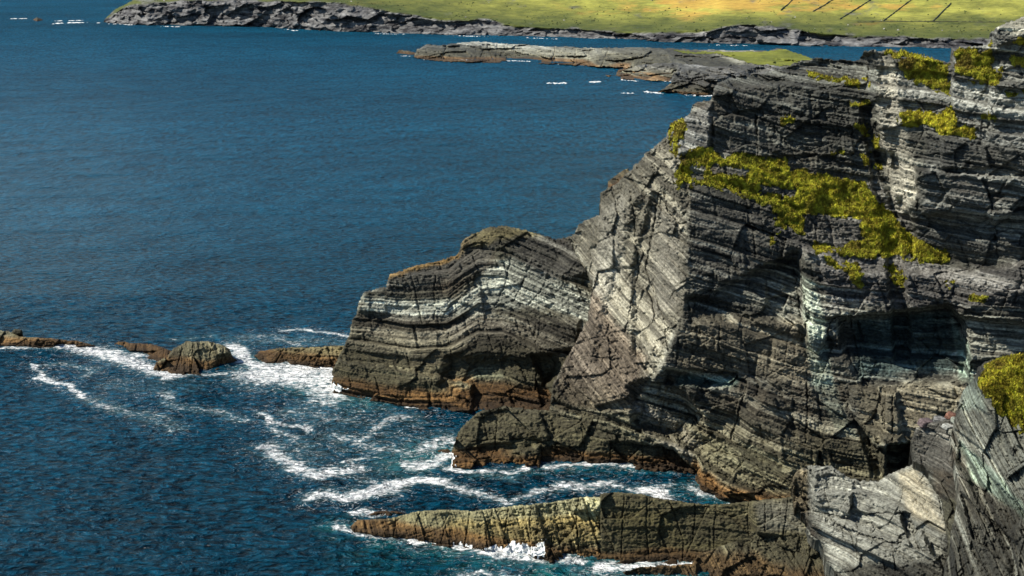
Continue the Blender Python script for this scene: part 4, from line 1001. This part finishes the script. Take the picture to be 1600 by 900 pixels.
m, nt, b = new_mat('sea_water')
L = nt.links.new
fa = N(nt, 'ShaderNodeAttribute', attribute_name='foam'); aq = N(nt, 'ShaderNodeAttribute', attribute_name='aqua')
geo = N(nt, 'ShaderNodeNewGeometry')
def tex(scale, sc_, detail, rough, rot=0.0, dist=0.0):
    mp = N(nt, 'ShaderNodeMapping'); mp.inputs['Scale'].default_value = sc_; mp.inputs['Rotation'].default_value = (0, 0, rot)
    L(geo.outputs['Position'], mp.inputs['Vector'])
    n = N(nt, 'ShaderNodeTexNoise'); n.inputs['Scale'].default_value = scale; n.inputs['Detail'].default_value = detail; n.inputs['Roughness'].default_value = rough; n.inputs['Distortion'].default_value = dist
    L(mp.outputs[0], n.inputs['Vector']); return n.outputs[0]
w1 = tex(.82, (.5, 1.0, 1), 4, .6, math.radians(12), .5)
w2 = tex(.055, (.6, 1.0, 1), 4, .5, math.radians(-8))
w3 = tex(.006, (.5, 1.0, 1), 3, .5, math.radians(10))
def math_(op, a, b_=None, clamp=False):
    n = N(nt, 'ShaderNodeMath', operation=op); n.use_clamp = clamp
    for i, v in enumerate((a, b_)):
        if v is None: continue
        if isinstance(v, (int, float)): n.inputs[i].default_value = v
        else: L(v, n.inputs[i])
    return n.outputs[0]
bp1 = N(nt, 'ShaderNodeBump'); bp1.inputs['Strength'].default_value = 1.0; bp1.inputs['Distance'].default_value = 3.2; L(w1, bp1.inputs['Height'])
bp2 = N(nt, 'ShaderNodeBump'); bp2.inputs['Strength'].default_value = 1.0; bp2.inputs['Distance'].default_value = 9.0; L(w2, bp2.inputs['Height']); L(bp1.outputs[0], bp2.inputs['Normal'])
# foam breakup
fn = tex(1.1, (.8, 1.1, 1), 9, .72, 0, .8)
fn2 = tex(.32, (.8, 1.2, 1), 5, .6, 0, 1.0)
fsum = math_('ADD', math_('MULTIPLY', fn, .65), math_('MULTIPLY', fn2, .35))
th = math_('SUBTRACT', .722, math_('MULTIPLY', fa.outputs['Fac'], .33))
mr = N(nt, 'ShaderNodeMapRange'); L(math_('SUBTRACT', fsum, th), mr.inputs[0]); mr.inputs[1].default_value = -.015; mr.inputs[2].default_value = .13
fmask = mr.outputs[0]
fmask = math_('MULTIPLY', fmask, math_('GREATER_THAN', fa.outputs['Fac'], .02))
la = N(nt, 'ShaderNodeAttribute', attribute_name='lace')
wn1 = tex(.28, (.75, 1.1, 1), 5, .62, .3, 1.6)
web = math_('SUBTRACT', 1.0, math_('MULTIPLY', math_('ABSOLUTE', math_('SUBTRACT', wn1, .5)), 2.0))
wt = math_('SUBTRACT', 1.0, math_('MULTIPLY', la.outputs['Fac'], .055))
mr2 = N(nt, 'ShaderNodeMapRange'); L(math_('SUBTRACT', web, wt), mr2.inputs[0]); mr2.inputs[1].default_value = -.01; mr2.inputs[2].default_value = .03
brk = N(nt, 'ShaderNodeMapRange'); L(fn, brk.inputs[0]); brk.inputs[1].default_value = .46; brk.inputs[2].default_value = .60
web2 = math_('MULTIPLY', math_('MULTIPLY', mr2.outputs[0], brk.outputs[0]), math_('GREATER_THAN', la.outputs['Fac'], .04))
fmask = math_('MAXIMUM', fmask, math_('MULTIPLY', web2, .8))
crest = N(nt, 'ShaderNodeMapRange'); w6 = tex(.42, (1.0, .32, 1), 3, .65, math.radians(3))
spy = N(nt, 'ShaderNodeSeparateXYZ'); L(geo.outputs['Position'], spy.inputs[0])
farf = N(nt, 'ShaderNodeMapRange'); L(spy.outputs[1], farf.inputs[0]); farf.inputs[1].default_value = 280; farf.inputs[2].default_value = 600
near_dark = N(nt, 'ShaderNodeMapRange'); L(spy.outputs[1], near_dark.inputs[0]); near_dark.inputs[1].default_value = 175; near_dark.inputs[2].default_value = 420; near_dark.inputs[3].default_value = .55; near_dark.inputs[4].default_value = 1.0  # nearer water darkened in the colour, standing in for weaker sky reflection
w5 = N(nt, 'ShaderNodeMix', data_type='FLOAT'); L(farf.outputs[0], w5.inputs[0]); L(w1, w5.inputs[2]); L(w6, w5.inputs[3]); w5 = w5.outputs[0]
L(math_('ADD', math_('ADD', math_('MULTIPLY', w1, .25), math_('MULTIPLY', w2, .15)), math_('MULTIPLY', w5, .65)), crest.inputs[0]); crest.inputs[1].default_value = .40; crest.inputs[2].default_value = .70
body = N(nt, 'ShaderNodeMix', data_type='RGBA'); L(crest.outputs[0], body.inputs[0]); body.inputs[6].default_value = (.0012, .010, .018, 1); body.inputs[7].default_value = (.0015, .112, .205, 1)  # wave light put into the colour: troughs dark, crests bright blue
swell = N(nt, 'ShaderNodeMapRange'); L(w3, swell.inputs[0]); swell.inputs[1].default_value = .3; swell.inputs[2].default_value = .7; swell.inputs[3].default_value = .75; swell.inputs[4].default_value = 1.25
bsc = N(nt, 'ShaderNodeVectorMath', operation='SCALE'); L(body.outputs[2], bsc.inputs[0]); L(math_('MULTIPLY', swell.outputs[0], near_dark.outputs[0]), bsc.inputs['Scale'])
mxa = N(nt, 'ShaderNodeMix', data_type='RGBA'); L(math_('MULTIPLY', aq.outputs['Fac'], math_('SUBTRACT', math_('MULTIPLY', fn2, 2.4), .75), True), mxa.inputs[0]); L(bsc.outputs[0], mxa.inputs[6]); mxa.inputs[7].default_value = (.012, .13, .13, 1)
mlk = N(nt, 'ShaderNodeMix', data_type='RGBA'); L(math_('MULTIPLY', math_('MULTIPLY', fa.outputs['Fac'], fn2), .75, True), mlk.inputs[0]); L(mxa.outputs[2], mlk.inputs[6]); mlk.inputs[7].default_value = (.12, .24, .25, 1)
mw = N(nt, 'ShaderNodeMix', data_type='RGBA'); L(fmask, mw.inputs[0]); L(mlk.outputs[2], mw.inputs[6]); mw.inputs[7].default_value = (.80, .81, .79, 1)
L(mw.outputs[2], b.inputs['Base Color'])
sepd = N(nt, 'ShaderNodeSeparateXYZ'); L(geo.outputs['Position'], sepd.inputs[0])
rr = N(nt, 'ShaderNodeMapRange'); L(fmask, rr.inputs[0]); L(math_('ADD', .15, math_('MULTIPLY', math_('DIVIDE', sepd.outputs[1], 1600.0, True), .5)), rr.inputs[3]); rr.inputs[4].default_value = .9
L(rr.outputs[0], b.inputs['Roughness'])
b.inputs['IOR'].default_value = 1.33
b.inputs['Specular IOR Level'].default_value = .1
L(bp2.outputs[0], b.inputs['Normal'])
WATER = m
sea = mesh_obj('water', V, q, WATER, smooth=True)
for nm, arr in (('foam', foam), ('aqua', aqua), ('lace', lace)):
    a = sea.data.attributes.new(nm, 'FLOAT', 'POINT'); a.data.foreach_set('value', arr.astype(np.float32).ravel())
tag(sea, kind='structure')

# ------------------------------------------------------------------ splashes and far surf (real raised foam)
m, nt, b = new_mat('white_foam'); b.inputs['Base Color'].default_value = (.62, .64, .62, 1); b.inputs['Roughness'].default_value = .9
SURF = m
def surf(lst, seed, label, hmax=0.0, cell=None):
    r = np.random.RandomState(seed)
    Vs = []; Ts = []
    n0 = 0
    for pts, hw, cnt, size in lst:
        wp = np.array([wpt(*p) for p in pts])
        seg = np.linalg.norm(wp[1:] - wp[:-1], axis=1); cs = np.concatenate([[0], np.cumsum(seg)])
        for _ in range(int(cnt * 1.5) if hmax == 0 else cnt):
            u = r.rand() * cs[-1]; i = min(np.searchsorted(cs, u, side='right') - 1, len(seg) - 1)
            f = (u - cs[i]) / max(seg[i], 1e-6); p = wp[i] * (1 - f) + wp[i + 1] * f
            off = r.randn(2) * hw * np.array((.8, .9))
            s = size * (.35 + r.rand() ** 2) * (.38 if hmax == 0 else 1)
            if hmax == 0 and vnoise(np.array([u / 9.0]), np.array([0.0]), np.array([0.0]), seed)[0] < -.25: continue
            z0 = r.rand() ** 2 * hmax
            k = 7
            ang = np.linspace(0, 2 * math.pi, k, endpoint=False) + r.rand()
            rad = s * (.6 + .6 * r.rand(k))
            c = np.array([p[0] + off[0], p[1] + off[1], .12 + z0])
            ring = np.stack([c[0] + 1.6 * rad * np.cos(ang), c[1] + rad * np.sin(ang), np.full(k, c[2] - .1)], -1)
            topv = np.array([[c[0], c[1], c[2] + s * .35]])
            Vs.append(np.concatenate([ring, topv]))
            for j in range(k): Ts.append((n0 + j, n0 + (j + 1) % k, n0 + k))
            n0 += k + 1
    o = mesh_obj('sea_foam', np.concatenate(Vs), None, SURF, tris=np.array(Ts))
    return tag(o, label, 'foam', kind='stuff')
surf([([(655, 93), (740, 94), (800, 95), (830, 96)], 1.5, 130, 2.0), ([(860, 99), (905, 102), (970, 106)], 2, 60, 2.2), ([(1010, 107), (1040, 106)], 2, 10, 2.0),
      ([(845, 130), (885, 130)], 2, 50, 2.2), ([(912, 129), (935, 128), (930, 127)], 2, 40, 2.2), ([(960, 124), (1000, 127), (1048, 127)], 1.5, 60, 1.6), ([(960, 145), (990, 146)], 1.5, 18, 1.5),
      ([(1000, 142), (1030, 146), (1100, 150), (1112, 150)], 2, 110, 1.7), ([(620, 87), (640, 88)], 1.5, 12, 1.5), ([(1060, 127), (1075, 128)], 2, 10, 1.5)], 601,
     'white surf around the rocky island')
surf([([(78, 38), (100, 36), (140, 35), (160, 36)], 4, 60, 5), ([(70, 33), (130, 32)], 3, 30, 4), ([(0, 30), (40, 29)], 3, 30, 3.5), ([(160, 37), (210, 39)], 3, 25, 3), ([(240, 41), (280, 42)], 3, 18, 3),
      ([(340, 41), (370, 41)], 3, 12, 3), ([(440, 45), (460, 48)], 3, 10, 3), ([(570, 52), (600, 53), (650, 54)], 3, 25, 2.6), ([(690, 56), (760, 57)], 3, 25, 2.6), ([(810, 59), (900, 62)], 3, 20, 2.4), ([(1090, 70), (1200, 72)], 3, 22, 2.4)], 603,
     'white surf along the foot of the far headland')

def wash(mass, polys, seed, label):
    """torn white water running down the face of a rock: a thin ragged skin just proud of it"""
    M = MASSES[mass]; px, py, Y = M['px'], M['py'], M['Y']
    x, y, z = place(px, py, Y)
    wx, wy = warp(px, py, 5, .08, seed)
    D = np.full(px.shape, -60.0)
    for q in polys: D = np.maximum(D, sdf(wx, wy, q))
    st = fbm(px * .22, py * .06, 0 * px, 4, seed + 3, .65) * 9 + fbm(px * .4, py * .3, 0 * px, 3, seed + 5, .6) * 5
    k = (D + st - 2.5 > 0) & (D > -6) & M['keep']
    hgt = .10 + .25 * np.clip(fbm(x * 2, y * 2, z * 2, 3, seed + 7), 0, 1)
    V = np.stack(place(px, py, Y - hgt), -1).reshape(-1, 3)
    idx = np.arange(px.size).reshape(px.shape)
    fk = k[:-1, :-1] & k[1:, :-1] & k[:-1, 1:] & k[1:, 1:]
    q = np.stack([idx[1:, :-1][fk], idx[1:, 1:][fk], idx[:-1, 1:][fk], idx[:-1, :-1][fk]], -1)
    used = np.unique(q); rm = np.full(px.size, -1); rm[used] = np.arange(len(used))
    o = mesh_obj('sea_foam', V[used], rm[q], SURF)
    return tag(o, label, 'foam', kind='stuff')
wash('rock_ridge', [[(755, 850), (775, 846), (790, 850), (800, 843), (825, 848), (852, 842), (856, 868), (846, 876), (790, 868), (750, 860)], [(700, 846), (755, 852), (755, 862), (700, 852)]], 701,
     'torn white water running off the low ridge in the foreground')
wash('rock_ledge', [[(700, 706), (708, 700), (714, 716), (712, 740), (700, 742)]], 703, 'white water breaking on the left end of the rock ledge')
wash('headland', [[(512, 596), (528, 598), (545, 604), (545, 616), (512, 616)]], 705, 'white water breaking at the tip of the banded headland')
